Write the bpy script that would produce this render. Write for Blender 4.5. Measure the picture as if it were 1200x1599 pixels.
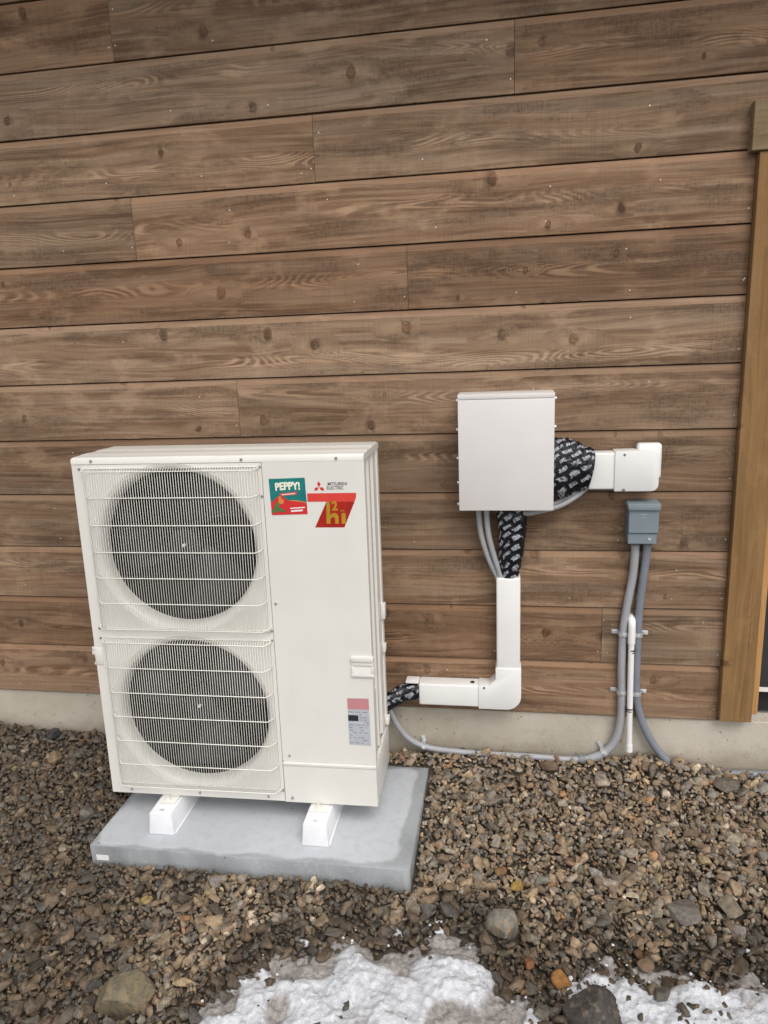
import bpy, bmesh, math, random
import numpy as np
from mathutils import Vector, Matrix

for o in list(bpy.data.objects):
    bpy.data.objects.remove(o, do_unlink=True)
scene = bpy.context.scene
col = scene.collection
rnd = random.Random(11)
nrs = np.random.RandomState(5)
PI = math.pi

# ------------------------------------------------------------------ camera
cam = bpy.data.objects.new('camera', bpy.data.cameras.new('camera'))
col.objects.link(cam)
cam.location = (0.0, -2.3461, 1.8595)
cam.rotation_euler = (1.3397, 0.0390, 0.1623)
cam.data.sensor_fit = 'VERTICAL'
cam.data.sensor_height = 24.0
cam.data.sensor_width = 18.0
cam.data.lens = 17.307
cam.data.clip_start = 0.05
cam.data.clip_end = 500
scene.camera = cam

# ------------------------------------------------------------------ sky, sun, exposure
SUN_EL, SUN_AZ = math.radians(52), math.radians(152)     # azimuth: 180 = straight out from the wall (-Y), less = from the right
world = bpy.data.worlds.new('World')
scene.world = world
world.use_nodes = True
wn = world.node_tree
bg = wn.nodes['Background']
sky = wn.nodes.new('ShaderNodeTexSky')
sky.sky_type = 'NISHITA'
sky.sun_disc = False
sky.sun_elevation = SUN_EL
sky.sun_rotation = SUN_AZ
sky.air_density = 1.0
sky.dust_density = 2.5
hs = wn.nodes.new('ShaderNodeHueSaturation')              # overcast: the sky is nearly grey all round
hs.inputs['Saturation'].default_value = 0.14
wn.links.new(sky.outputs[0], hs.inputs['Color'])
wn.links.new(hs.outputs[0], bg.inputs[0])
bg.inputs[1].default_value = 0.15
sun = bpy.data.objects.new('sun', bpy.data.lights.new('sun', 'SUN'))
col.objects.link(sun)
sd = Vector((math.sin(SUN_AZ)*math.cos(SUN_EL), math.cos(SUN_AZ)*math.cos(SUN_EL), math.sin(SUN_EL)))
sun.rotation_euler = sd.to_track_quat('Z', 'Y').to_euler()
sun.location = (2, -6, 6)
sun.data.energy = 1.0
sun.data.angle = math.radians(32)
sun.data.color = (1.0, 0.95, 0.89)
vs = scene.view_settings
vs.view_transform = 'Standard'
vs.look = 'None'
vs.gamma = 1.0
vs.exposure = 0.33
vs.use_curve_mapping = False

# ------------------------------------------------------------------ helpers
def tag(o, label=None, cat=None, group=None, kind=None):
    if label: o['label'] = label
    if cat: o['category'] = cat
    if group: o['group'] = group
    if kind: o['kind'] = kind
    return o

def empty(name, loc=(0, 0, 0), rot=(0, 0, 0), **kw):
    o = bpy.data.objects.new(name, None)
    o.empty_display_size = 0.1
    col.objects.link(o)
    o.location = loc
    o.rotation_euler = rot
    return tag(o, **kw)

def build(name, bm, mat, parent=None, smooth=None, **kw):
    me = bpy.data.meshes.new(name)
    bm.normal_update()
    bm.to_mesh(me)
    bm.free()
    return link(name, me, mat, parent, smooth, **kw)

def link(name, me, mat, parent=None, smooth=None, **kw):
    mats = mat if isinstance(mat, (list, tuple)) else [mat]
    if not me.materials:
        for m in mats: me.materials.append(m)
    if smooth is not None:
        me.polygons.foreach_set('use_smooth', [True]*len(me.polygons))
        try: me.set_sharp_from_angle(angle=math.radians(smooth))
        except Exception: pass
    o = bpy.data.objects.new(name, me)
    col.objects.link(o)
    if parent: o.parent = parent
    return tag(o, **kw)

def join(bm, other):
    me = bpy.data.meshes.new('tmp')
    other.to_mesh(me); other.free()
    bm.from_mesh(me)
    bpy.data.meshes.remove(me)

def box(bm, x0, x1, y0, y1, z0, z1, bev=0.0, seg=2):
    b = bmesh.new()
    bmesh.ops.create_cube(b, size=1)
    for v in b.verts:
        v.co = Vector((x0+(v.co.x+.5)*(x1-x0), y0+(v.co.y+.5)*(y1-y0), z0+(v.co.z+.5)*(z1-z0)))
    if bev > 0:
        bmesh.ops.bevel(b, geom=b.edges[:], offset=bev, segments=seg, profile=0.5, affect='EDGES')
    join(bm, b)
    return bm

def prism(bm, pts, y0, y1, bev=0.0, seg=2):
    """outline in x,z pushed through in y"""
    b = bmesh.new()
    f = b.faces.new([b.verts.new((x, y0, z)) for x, z in pts])
    r = bmesh.ops.extrude_face_region(b, geom=[f])
    for v in r['geom']:
        if isinstance(v, bmesh.types.BMVert): v.co.y = y1
    bmesh.ops.recalc_face_normals(b, faces=b.faces[:])
    if bev > 0:
        bmesh.ops.bevel(b, geom=b.edges[:], offset=bev, segments=seg, profile=0.5, affect='EDGES', clamp_overlap=True)
    join(bm, b)
    return bm

def catmull(pts, n=8):
    P = [Vector(p) for p in pts]
    out = []
    for i in range(len(P)-1):
        p0, p1, p2, p3 = P[max(i-1, 0)], P[i], P[i+1], P[min(i+2, len(P)-1)]
        for k in range(n):
            t = k/n
            out.append(.5*((2*p1)+(p2-p0)*t+(2*p0-5*p1+4*p2-p3)*t*t+(3*p1-p0-3*p2+p3)*t**3))
    out.append(P[-1])
    return out

def tube(bm, pts, r, n=8, cap=True, ridge=None):
    pts = [Vector(p) for p in pts]
    N = len(pts)
    rings = []
    T0 = (pts[1]-pts[0]).normalized()
    up = Vector((0, -1, 0)) if abs(T0.y) < .9 else Vector((0, 0, 1))
    U = (up-T0*up.dot(T0)).normalized()
    for i in range(N):
        T = (pts[min(i+1, N-1)]-pts[max(i-1, 0)])
        T = T.normalized() if T.length > 1e-9 else T0
        U = (U-T*U.dot(T)).normalized()
        V = T.cross(U)
        ri = r(i/(N-1)) if callable(r) else r
        if ridge and i % 2: ri *= ridge
        rings.append([bm.verts.new(pts[i]+U*ri*math.cos(2*PI*k/n)+V*ri*math.sin(2*PI*k/n)) for k in range(n)])
    for a, b in zip(rings, rings[1:]):
        for k in range(n):
            bm.faces.new((a[k], a[(k+1) % n], b[(k+1) % n], b[k]))
    if cap:
        bm.faces.new(rings[0][::-1]); bm.faces.new(rings[-1])
    return bm

def disc(bm, c, axis, r, h, n=12):
    """short cylinder from c along axis"""
    a = Vector(axis).normalized()
    return tube(bm, [Vector(c), Vector(c)+a*h], r, n)

def sheet(bm, pts, y):
    bm.faces.new([bm.verts.new((x, y, z)) for x, z in pts])
    return bm

def text_bm(body, size, cx, cz, y, bold=0.0, sx=1.0, shear=0.0, rot=0.0, arch=0.0):
    """flat lettering that faces -Y, centred at cx, cz"""
    cu = bpy.data.curves.new('t', 'FONT')
    cu.body = body; cu.size = size; cu.align_x = 'CENTER'; cu.align_y = 'CENTER'
    cu.offset = bold; cu.shear = shear; cu.resolution_u = 3
    ob = bpy.data.objects.new('t', cu)
    col.objects.link(ob)
    dg = bpy.context.evaluated_depsgraph_get()
    me = bpy.data.meshes.new_from_object(ob.evaluated_get(dg))
    bm = bmesh.new(); bm.from_mesh(me)
    bpy.data.objects.remove(ob, do_unlink=True); bpy.data.meshes.remove(me); bpy.data.curves.remove(cu)
    c, s = math.cos(rot), math.sin(rot)
    for v in bm.verts:
        x, z = v.co.x*sx, v.co.y
        z += arch*(1-(x/(size*2))**2)
        v.co = Vector((cx+c*x-s*z, y, cz+s*x+c*z))
    return bm

# ------------------------------------------------------------------ materials
class N:
    """small node-tree writer"""
    def __init__(s, name):
        s.m = bpy.data.materials.new(name); s.m.use_nodes = True
        s.t = s.m.node_tree
        s.b = s.t.nodes['Principled BSDF']
        s.out = s.t.nodes['Material Output']
    def n(s, typ, **kw):
        nd = s.t.nodes.new(typ)
        for k, v in kw.items(): setattr(nd, k, v)
        return nd
    def put(s, sock, v):
        if isinstance(v, bpy.types.NodeSocket): s.t.links.new(v, sock)
        elif v is not None:
            if sock.type == 'RGBA' and len(v) == 3: v = (*v, 1)
            sock.default_value = v
    def math(s, op, a, b=None, c=None, clamp=False):
        nd = s.n('ShaderNodeMath', operation=op, use_clamp=clamp)
        s.put(nd.inputs[0], a); s.put(nd.inputs[1], b)
        if c is not None: s.put(nd.inputs[2], c)
        return nd.outputs[0]
    def vec(s, op, a, b=None):
        nd = s.n('ShaderNodeVectorMath', operation=op)
        s.put(nd.inputs[0], a); s.put(nd.inputs[1], b)
        return nd.outputs[0] if op not in ('LENGTH', 'DISTANCE', 'DOT_PRODUCT') else nd.outputs['Value']
    def comb(s, x, y, z):
        nd = s.n('ShaderNodeCombineXYZ')
        for i, v in enumerate((x, y, z)): s.put(nd.inputs[i], v)
        return nd.outputs[0]
    def sep(s, v):
        nd = s.n('ShaderNodeSeparateXYZ'); s.put(nd.inputs[0], v)
        return nd.outputs
    def obj(s): return s.n('ShaderNodeTexCoord').outputs['Object']
    def noise(s, vec, scale, detail=3, rough=.55, dist=0.0, dim='3D'):
        nd = s.n('ShaderNodeTexNoise', noise_dimensions=dim)
        s.put(nd.inputs['Vector'], vec)
        nd.inputs['Scale'].default_value = scale; nd.inputs['Detail'].default_value = detail
        nd.inputs['Roughness'].default_value = rough; nd.inputs['Distortion'].default_value = dist
        return nd.outputs['Fac']
    def rng(s, v, a, b, c=0.0, d=1.0, smooth=True):
        nd = s.n('ShaderNodeMapRange', interpolation_type='SMOOTHSTEP' if smooth else 'LINEAR')
        s.put(nd.inputs[0], v)
        for i, q in enumerate((a, b, c, d)): s.put(nd.inputs[1+i], q)
        return nd.outputs[0]
    def mix(s, f, a, b, blend='MIX'):
        nd = s.n('ShaderNodeMix', data_type='RGBA', blend_type=blend)
        s.put(nd.inputs['Factor'], f); s.put(nd.inputs[6], a); s.put(nd.inputs[7], b)
        return nd.outputs[2]
    def bump(s, h, strength, dist):
        nd = s.n('ShaderNodeBump')
        s.put(nd.inputs['Height'], h); nd.inputs['Strength'].default_value = strength; nd.inputs['Distance'].default_value = dist
        s.t.links.new(nd.outputs[0], s.b.inputs['Normal'])
    def done(s, color, rough=.5, metal=0.0, spec=.5):
        s.put(s.b.inputs['Base Color'], color); s.put(s.b.inputs['Roughness'], rough)
        s.b.inputs['Metallic'].default_value = metal
        s.b.inputs['Specular IOR Level'].default_value = spec
        return s.m

def paint(name, c, rough=.45, var=.05, scale=9, metal=0.0, bump=.0, spec=.5, dirt=None):
    k = N(name)
    p = k.obj()
    f = k.noise(p, scale, 4)
    g = k.noise(p, scale*14, 3)
    lo = tuple(x*(1-var*1.6) for x in c); hi = tuple(min(1, x*(1+var)) for x in c)
    cc = k.mix(k.rng(f, .3, .7), lo, hi)
    if dirt:
        cc = k.mix(k.math('MULTIPLY', k.rng(k.noise(p, scale*2.3, 5, .65), .55, .8), dirt[1]), cc, dirt[0])
    if bump: k.bump(g, bump, .002)
    r = k.rng(g, .2, .8, rough*.85, min(1, rough*1.15))
    return k.done(cc, r, metal, spec)

def make_wood(name, dark, mid, pale, grey, rings=1.0, rough_sawn=1.0, vertical=False):
    k = N(name)
    oi = k.n('ShaderNodeObjectInfo')
    rv = oi.outputs['Random']
    r2 = k.math('FRACT', k.math('MULTIPLY', rv, 17.31))
    r3 = k.math('FRACT', k.math('MULTIPLY', rv, 53.77))
    p = k.obj()
    x, y, z = k.sep(p)
    if vertical: x, z = z, x
    xx = k.math('ADD', x, k.math('MULTIPLY_ADD', rv, 91.7, k.math('MULTIPLY', y, .3)))
    zz = k.math('ADD', z, k.math('MULTIPLY', r2, 37.3))
    def nz(fx, fz, off=0.0, detail=3, rough=.55, dist=0.0):
        return k.noise(k.comb(k.math('MULTIPLY', xx, fx), k.math('MULTIPLY_ADD', zz, fz, off), 0.0), 1.0, detail, rough, dist, '2D')
    # knots: feature points of a flat cell pattern, only some cells carry one
    vo = k.n('ShaderNodeTexVoronoi', voronoi_dimensions='2D', feature='F1')
    jx = k.math('MULTIPLY_ADD', k.math('SUBTRACT', nz(34, 34, 2, 2), .5), .013, xx)
    jz = k.math('MULTIPLY_ADD', k.math('SUBTRACT', nz(30, 30, 8, 2), .5), .017, zz)
    KS = 4.1
    kv = k.comb(k.math('MULTIPLY', jx, KS), k.math('MULTIPLY', jz, KS*.74), 0.0)
    k.put(vo.inputs['Vector'], kv)
    vo.inputs['Scale'].default_value = 1.0
    cr = k.n('ShaderNodeSeparateColor'); k.put(cr.inputs[0], vo.outputs['Color'])
    has = k.rng(cr.outputs[0], .30, .31)
    size = k.rng(cr.outputs[1], 0, 1, .32, 1.10, False)
    kind = cr.outputs[2]
    dist = k.math('DIVIDE', vo.outputs['Distance'], KS)
    d = k.math('DIVIDE', dist, size)
    strong = k.rng(k.math('FRACT', k.math('MULTIPLY', kind, 7.7)), .0, .5, .40, 1)
    core = k.math('MULTIPLY', has, k.rng(d, .0105, .0155, 1, 0))
    rim = k.math('MULTIPLY', has, k.math('MULTIPLY', k.rng(d, .0115, .0150), k.rng(d, .0155, .0200, 1, 0)))
    dv = k.vec('MULTIPLY', k.vec('SUBTRACT', kv, vo.outputs['Position']), (.34/KS, 1.5/KS, 0))
    dh = k.math('DIVIDE', k.vec('LENGTH', dv), size)
    halo = k.math('MULTIPLY', k.math('MULTIPLY', has, k.rng(nz(9, 40, 60, 3), .34, .62)), k.math('MULTIPLY', k.rng(d, .014, .022), k.rng(dh, .012, .050, 1, 0)))
    near = k.math('MULTIPLY', has, k.rng(dh, .010, .052, 1, 0))
    smudge = k.math('MULTIPLY', k.math('MULTIPLY', has, k.rng(d, .012, .045, 1, 0)), k.rng(nz(17, 12, 40, 4, .6), .50, .66))
    # height on the board, bent by slow noise and swept round the knots
    slow = nz(.85, 4.2, 0, 2, .45)
    zw = k.math('MULTIPLY_ADD', slow, .10, zz)
    mixn = k.n('ShaderNodeMix', data_type='FLOAT')
    k.put(mixn.inputs[0], k.math('MULTIPLY', near, .55)); k.put(mixn.inputs[2], zw); k.put(mixn.inputs[3], k.math('MULTIPLY', dist, .8))
    L = mixn.outputs[0]
    def gr(fx, fl, off, detail=3, rough=.6):
        return k.noise(k.comb(k.math('MULTIPLY', xx, fx), k.math('MULTIPLY_ADD', L, fl, off), 0.0), 1.0, detail, rough, 0, '2D')
    streak = gr(1.6, 75, 0, 4, .65)
    fine = gr(7, 330, 5, 2)
    wide = gr(.7, 22, 9, 3, .5)
    # flat-sawn figure: level lines of a stretched noise, in a band along the board
    hill = k.math('ADD', nz(1.15, 7.5, 21, 1.5, .45, .15), k.math('MULTIPLY', near, .22))
    line = k.math('ABSOLUTE', k.math('SINE', k.math('MULTIPLY', k.math('MULTIPLY_ADD', nz(26, 60, 3, 2), .012, hill), 78)))
    bandz = k.math('ABSOLUTE', k.math('SUBTRACT', k.math('ADD', z, k.math('MULTIPLY', k.math('SUBTRACT', slow, .5), .10)), k.rng(r3, 0, 1, -.05, .05, False)))
    band = k.math('MULTIPLY', k.rng(bandz, .006, .036, 1, 0), k.rng(nz(1.9, 3, 33, 2), .36, .60))
    pale_line = k.math('MULTIPLY', k.rng(line, .60, .98), band)
    # uneven stain, rough sawn and weathered patches
    blot = nz(1.5, 9, 7, 5, .6)
    patch = nz(2.0, 9, 1, 5, .66)
    patch2 = nz(4.2, 8, 15, 4, .6)
    saw = k.math('MULTIPLY', nz(230, 22, 0, 2), nz(60, 120, 4, 2))
    sawm = k.math('MULTIPLY', k.rng(patch, .50, .66), rough_sawn)
    c = k.mix(k.rng(blot, .34, .64), dark, mid)
    c = k.mix(k.math('MULTIPLY', k.rng(wide, .42, .66), .75), c, grey)
    c = k.mix(k.math('MULTIPLY', k.rng(patch2, .54, .72), .5), c, pale)
    c = k.mix(k.math('MULTIPLY', k.rng(streak, .46, .74), .50), c, pale)
    c = k.mix(k.math('MULTIPLY', k.rng(streak, .26, .44, 1, 0), .55), c, tuple(q*.60 for q in dark))
    c = k.mix(k.math('MULTIPLY', k.rng(fine, .35, .7), .14), c, pale)
    c = k.mix(k.math('MULTIPLY', pale_line, .52*rings), c, tuple(min(1, q*1.25) for q in pale))
    c = k.mix(k.math('MULTIPLY', k.math('MULTIPLY', k.rng(line, .0, .35, 1, 0), band), .26*rings), c, tuple(q*.55 for q in dark))
    c = k.mix(k.math('MULTIPLY', sawm, .36), c, tuple(q*.62 for q in (dark[0]*.95, dark[1]*1.05, dark[2]*1.15)))
    c = k.mix(k.math('MULTIPLY', k.math('MULTIPLY', k.math('ADD', sawm, .18), k.rng(saw, .20, .36)), .32), c, tuple(q*.42 for q in dark))
    c = k.mix(k.math('MULTIPLY', halo, .42), c, tuple(min(1, q*1.06) for q in pale))
    kc = k.mix(k.rng(kind, .25, .6), tuple(q*w for q, w in zip(dark, (.42, .38, .36))), tuple(q*w for q, w in zip(mid, (.74, .54, .40))))
    c = k.mix(k.math('MULTIPLY', k.math('MULTIPLY', core, strong), k.rng(k.math('SINE', k.math('MULTIPLY', d, 820)), -1, 1, .30, 1.0)), c, kc)
    c = k.mix(k.math('MULTIPLY', smudge, .62), c, tuple(q*.52 for q in dark))
    c = k.mix(k.math('MULTIPLY', k.math('MULTIPLY', rim, k.rng(nz(55, 55, 4, 2), .25, .5)), k.math('MULTIPLY', k.math('MULTIPLY', strong, k.rng(cr.outputs[1], .2, .7, 1, .55)), .85)), c, tuple(q*.36 for q in dark))
    saw2 = k.math('MULTIPLY', k.rng(nz(135, 1.6, 70, 1), .50, .60), k.rng(nz(3, 7, 44, 3), .35, .6))
    c = k.mix(k.math('MULTIPLY', saw2, .10*rough_sawn), c, tuple(q*.5 for q in dark))
    tone = k.rng(rv, 0, 1, .77, 1.20, False)
    warm = k.mix(r2, (1.08, .97, .90), (.95, 1.01, 1.07))
    c = k.mix(1.0, c, warm, 'MULTIPLY')
    sc = k.n('ShaderNodeVectorMath', operation='SCALE')
    k.put(sc.inputs[0], c); k.put(sc.inputs['Scale'], tone)
    h = k.math('ADD', k.math('MULTIPLY', streak, .8), k.math('MULTIPLY', k.math('MULTIPLY', saw, k.rng(patch, .4, .62, .3, 1)), 1.6))
    h = k.math('SUBTRACT', h, k.math('MULTIPLY', rim, .8))
    k.bump(h, .6*max(.4, rough_sawn), .0022)
    return k.done(sc.outputs[0], .78, 0, .3)

M = {}
M['plank'] = make_wood('stained_wood', (.130, .074, .041), (.236, .144, .085), (.412, .280, .175), (.254, .176, .116))
M['plank_lip'] = make_wood('stained_wood_lip', (.220, .130, .076), (.285, .175, .105), (.37, .243, .15), (.29, .188, .118), .2, .2)  # planed lip's own lighter tone, plus skylight painted into the bevel colour
M['trim'] = make_wood('treated_trim', (.240, .136, .052), (.315, .186, .075), (.385, .245, .11), (.26, .165, .075), .25, .3, True)
M['header'] = make_wood('treated_header', (.27, .175, .086), (.36, .245, .130), (.42, .30, .17), (.31, .225, .135), .5, .5)
M['raw'] = make_wood('raw_pine', (.48, .245, .080), (.60, .330, .120), (.68, .42, .18), (.56, .32, .13), .4, .1, True)
M['ivory'] = paint('ivory_sheet_metal', (.74, .720, .668), .42, .02, 5)
M['ivory_wire'] = paint('ivory_coated_wire', (.80, .775, .705), .4, .02, 8)
M['box'] = paint('warm_white_box_paint', (.72, .685, .665), .5, .02, 4)
M['duct'] = paint('white_pvc_duct', (.82, .81, .785), .38, .02, 6)
M['pvc'] = paint('white_pvc_pipe', (.84, .83, .82), .35, .02, 9)
M['block'] = paint('white_block_plastic', (.82, .82, .84), .5, .03, 12)
M['zinc'] = paint('galvanized_metal', (.72, .73, .74), .42, .10, 40, .6)
M['screw'] = paint('screw_metal', (.30, .30, .31), .45, .1, 60, .6)
M['inside'] = paint('dark_interior', (.010, .010, .011), .7, .1, 20)
M['fan'] = paint('grey_fan_plastic', (.075, .075, .086), .42, .05, 10)
M['fan_hub'] = paint('fan_hub_plastic', (.03, .03, .034), .5, .05, 10)
M['conduit'] = paint('light_grey_conduit', (.36, .365, .385), .42, .05, 14)
M['conduit2'] = paint('slate_grey_conduit', (.205, .225, .255), .42, .05, 14)
M['cable'] = paint('grey_cable', (.37, .375, .385), .42, .05, 14)
M['steel_grey'] = paint('grey_blue_enamel', (.205, .250, .272), .38, .04, 8)
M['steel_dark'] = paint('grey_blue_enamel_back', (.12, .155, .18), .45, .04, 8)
M['steel_light'] = paint('grey_blue_enamel_mark', (.33, .39, .41), .45, .04, 8)
M['tie'] = paint('black_tie', (.02, .02, .024), .45, .05, 20)
M['soffit'] = paint('soffit_board', (.20, .13, .085), .7, .1, 6)
M['black'] = paint('opening_shade_black', (.012, .012, .013), .7, .05, 6)
# prints
M['teal'] = paint('print_teal', (.010, .19, .185), .35, .10, 14)
M['red'] = paint('print_red', (.62, .030, .030), .35, .04, 14)
M['red2'] = paint('print_bright_red', (.70, .060, .045), .3, .03, 14)
M['red_dark'] = paint('print_dark_red', (.40, .018, .012), .3, .10, 12)
M['cream'] = paint('print_cream', (.84, .82, .66), .4, .02, 14)
M['white_print'] = paint('print_white', (.82, .80, .78), .4, .02, 14)
M['gold'] = paint('print_gold', (.46, .27, .020), .3, .08, 20)
M['orange'] = paint('print_orange', (.70, .24, .06), .35, .04, 14)
M['green'] = paint('print_green', (.05, .20, .06), .35, .1, 30)
M['ink'] = paint('print_grey_ink', (.10, .10, .11), .5, .03, 14)
M['label'] = paint('rating_label_grey', (.47, .49, .53), .4, .04, 30)
M['pink'] = paint('rating_label_pink', (.55, .235, .25), .4, .03, 14)
M['ink_mid'] = paint('rating_label_ink', (.24, .25, .29), .5, .05, 14)

def make_concrete():
    k = N('foundation_concrete')
    p = k.obj()
    a = k.noise(p, 2.2, 6, .6); b = k.noise(p, 14, 5, .65); g = k.noise(p, 120, 3)
    x, y, z = k.sep(p)
    c = k.mix(k.rng(a, .3, .7), (.43, .385, .312), (.56, .51, .43))
    c = k.mix(k.math('MULTIPLY', k.rng(b, .52, .72), .35), c, (.31, .265, .20))
    drip = k.noise(k.vec('MULTIPLY', p, (16, 1, 1.2)), 1.0, 4)
    c = k.mix(k.math('MULTIPLY', k.rng(drip, .55, .75), .22), c, (.56, .53, .47))
    splash = k.math('MULTIPLY', k.rng(k.math('MULTIPLY_ADD', b, .16, z), .13, .26, 1, 0), .55)
    c = k.mix(splash, c, (.185, .145, .10))
    vo = k.n('ShaderNodeTexVoronoi'); k.put(vo.inputs['Vector'], p); vo.inputs['Scale'].default_value = 22
    pit = k.rng(vo.outputs['Distance'], .05, .13, 1, 0)
    c = k.mix(k.math('MULTIPLY', pit, .6), c, (.14, .12, .10))
    k.bump(k.math('SUBTRACT', k.math('ADD', g, k.math('MULTIPLY', b, 1.2)), pit), .5, .003)
    return k.done(c, .85, 0, .3)
M['concrete'] = make_concrete()

def make_slab():
    k = N('pad_concrete')
    p = k.obj()                              # origin at the pad's centre
    x, y, z = k.sep(p)
    a = k.noise(p, 3.0, 6, .6); b = k.noise(p, 26, 5, .6); g = k.noise(p, 210, 3)
    # dry powdery middle with a rounded outline, bare darker rim
    wob = k.math('MULTIPLY', k.math('SUBTRACT', k.noise(p, 5, 3), .5), .10)
    qx = k.math('MAXIMUM', k.math('SUBTRACT', k.math('ABSOLUTE', k.math('ADD', x, .02)), .515), 0.0)
    qy = k.math('MAXIMUM', k.math('SUBTRACT', k.math('ABSOLUTE', y), .235), 0.0)
    dd = k.math('ADD', k.math('SQRT', k.math('ADD', k.math('MULTIPLY', qx, qx), k.math('MULTIPLY', qy, qy))), wob)
    dry = k.math('MULTIPLY', k.rng(dd, .055, .075, 1, 0), k.rng(z, .030, .038))
    rimc = k.mix(k.rng(a, .3, .7), (.265, .278, .288), (.355, .370, .380))
    dryc = k.mix(k.rng(a, .3, .7), (.465, .488, .515), (.530, .553, .580))
    c = k.mix(dry, rimc, dryc)
    c = k.mix(k.math('MULTIPLY', k.rng(b, .45, .68), .20), c, (.29, .30, .31))
    c = k.mix(k.math('MULTIPLY', k.rng(k.noise(p, 70, 4, .65), .52, .70), .22), c, (.60, .62, .64))
    c = k.mix(k.math('MULTIPLY', k.rng(g, .58, .75), .30), c, (.20, .21, .22))
    vo = k.n('ShaderNodeTexVoronoi'); k.put(vo.inputs['Vector'], p); vo.inputs['Scale'].default_value = 11
    pit = k.rng(vo.outputs['Distance'], .03, .055, 1, 0)
    c = k.mix(k.math('MULTIPLY', pit, .8), c, (.10, .105, .115))
    run = k.noise(k.vec('MULTIPLY', p, (30, 30, 2.0)), 1.0, 4)
    c = k.mix(k.math('MULTIPLY', k.math('MULTIPLY', k.rng(run, .55, .72), k.rng(z, .034, .038, 1, 0)), .35), c, (.50, .50, .47))
    k.bump(k.math('ADD', g, k.math('MULTIPLY', b, .8)), .35, .002)
    return k.done(c, .8, 0, .35)
M['slab'] = make_slab()

def make_wrap():
    k = N('printed_black_tape')
    p = k.obj()
    x, y, z = k.sep(p)
    u = k.math('MULTIPLY_ADD', z, .55, k.math('MULTIPLY', x, .83))
    v = k.math('MULTIPLY_ADD', x, -.55, k.math('MULTIPLY', z, .83))
    v = k.math('ADD', v, k.math('MULTIPLY', y, .7))
    uv = k.comb(u, v, 0.0)
    uv = k.vec('ADD', uv, k.vec('SCALE', k.comb(k.noise(p, 16, 2), k.noise(p, 19, 2), 0.0), None))
    br = k.n('ShaderNodeTexBrick')
    wob = k.comb(k.math('MULTIPLY', k.noise(p, 22, 2), .035), k.math('MULTIPLY', k.noise(p, 17, 2), .035), 0.0)
    k.put(br.inputs['Vector'], k.vec('ADD', k.comb(u, v, 0.0), wob))
    br.inputs['Color1'].default_value = (1, 1, 1, 1); br.inputs['Color2'].default_value = (1, 1, 1, 1); br.inputs['Mortar'].default_value = (0, 0, 0, 1)
    br.inputs['Scale'].default_value = 1.0
    br.inputs['Brick Width'].default_value = .049; br.inputs['Row Height'].default_value = .029
    br.inputs['Mortar Size'].default_value = .0088; br.inputs['Mortar Smooth'].default_value = .25
    letters = k.noise(k.comb(k.math('MULTIPLY', u, 260), k.math('MULTIPLY', v, 70), 0.0), 1.0, 2)
    f = k.math('MULTIPLY', br.outputs['Fac'], -1.0)
    f = k.math('ADD', f, 1.0)
    f = k.math('MULTIPLY', f, k.rng(letters, .34, .58, .03, .9))
    f = k.math('MULTIPLY', f, k.rng(k.noise(p, 30, 2), .30, .46))
    c = k.mix(f, (.004, .005, .009), (.52, .54, .59))
    k.bump(k.noise(p, 60, 4, .6), .8, .010)
    return k.done(c, .26, 0, .38)
M['wrap'] = make_wrap()

def rock_shader(k, base):
    p = k.n('ShaderNodeNewGeometry').outputs['Position']
    a = k.noise(p, 55, 4, .6); b = k.noise(p, 260, 3)
    c = k.mix(k.rng(a, .32, .68), k.mix(1.0, base, (.66, .64, .62), 'MULTIPLY'), k.mix(1.0, base, (1.22, 1.18, 1.12), 'MULTIPLY'))
    c = k.mix(k.math('MULTIPLY', k.rng(b, .55, .75), .35), c, k.mix(1.0, base, (.5, .48, .46), 'MULTIPLY'))
    k.bump(k.math('ADD', b, a), .5, .003)
    return c
def make_gravel():
    k = N('gravel_stone')
    at = k.n('ShaderNodeAttribute', attribute_name='stone_color')
    c = rock_shader(k, at.outputs['Color'])
    r = k.rng(at.outputs['Alpha'], 0, 1, .55, .85, False)
    return k.done(c, r, 0, .4)
M['gravel'] = make_gravel()
def make_stone():
    k = N('loose_stone')
    oi = k.n('ShaderNodeObjectInfo')
    c = rock_shader(k, oi.outputs['Color'])
    return k.done(c, k.rng(oi.outputs['Alpha'], 0, 1, .55, .85, False), 0, .4)
M['stone'] = make_stone()
def make_striped(name, c1, c2, c3):
    k = N(name)
    p = k.obj()
    s = k.noise(k.vec('MULTIPLY', p, (60, 60, 14)), 1.0, 4, .6, .6)
    c = k.mix(k.rng(s, .38, .6), c1, c2)
    c = k.mix(k.math('MULTIPLY', k.rng(k.noise(p, 45, 4), .52, .66), .75), c, c3)
    k.bump(k.noise(p, 160, 4), .5, .004)
    return k.done(c, .75, 0, .4)
M['striped'] = make_striped('banded_rock', (.15, .14, .12), (.24, .21, .165), (.30, .175, .07))
M['boulder'] = make_striped('tan_boulder', (.125, .105, .075), (.19, .155, .10), (.26, .19, .09))
M['capped'] = make_striped('wet_rock', (.038, .033, .030), (.06, .052, .046), (.16, .13, .09))
def make_soil():
    k = N('dark_soil')
    p = k.n('ShaderNodeNewGeometry').outputs['Position']
    a = k.noise(p, 30, 5, .65); b = k.noise(p, 150, 4)
    c = k.mix(k.rng(a, .3, .7), (.040, .032, .024), (.105, .083, .060))
    k.bump(k.math('ADD', a, b), .8, .01)
    return k.done(c, .8, 0, .4)
M['soil'] = make_soil()
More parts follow.
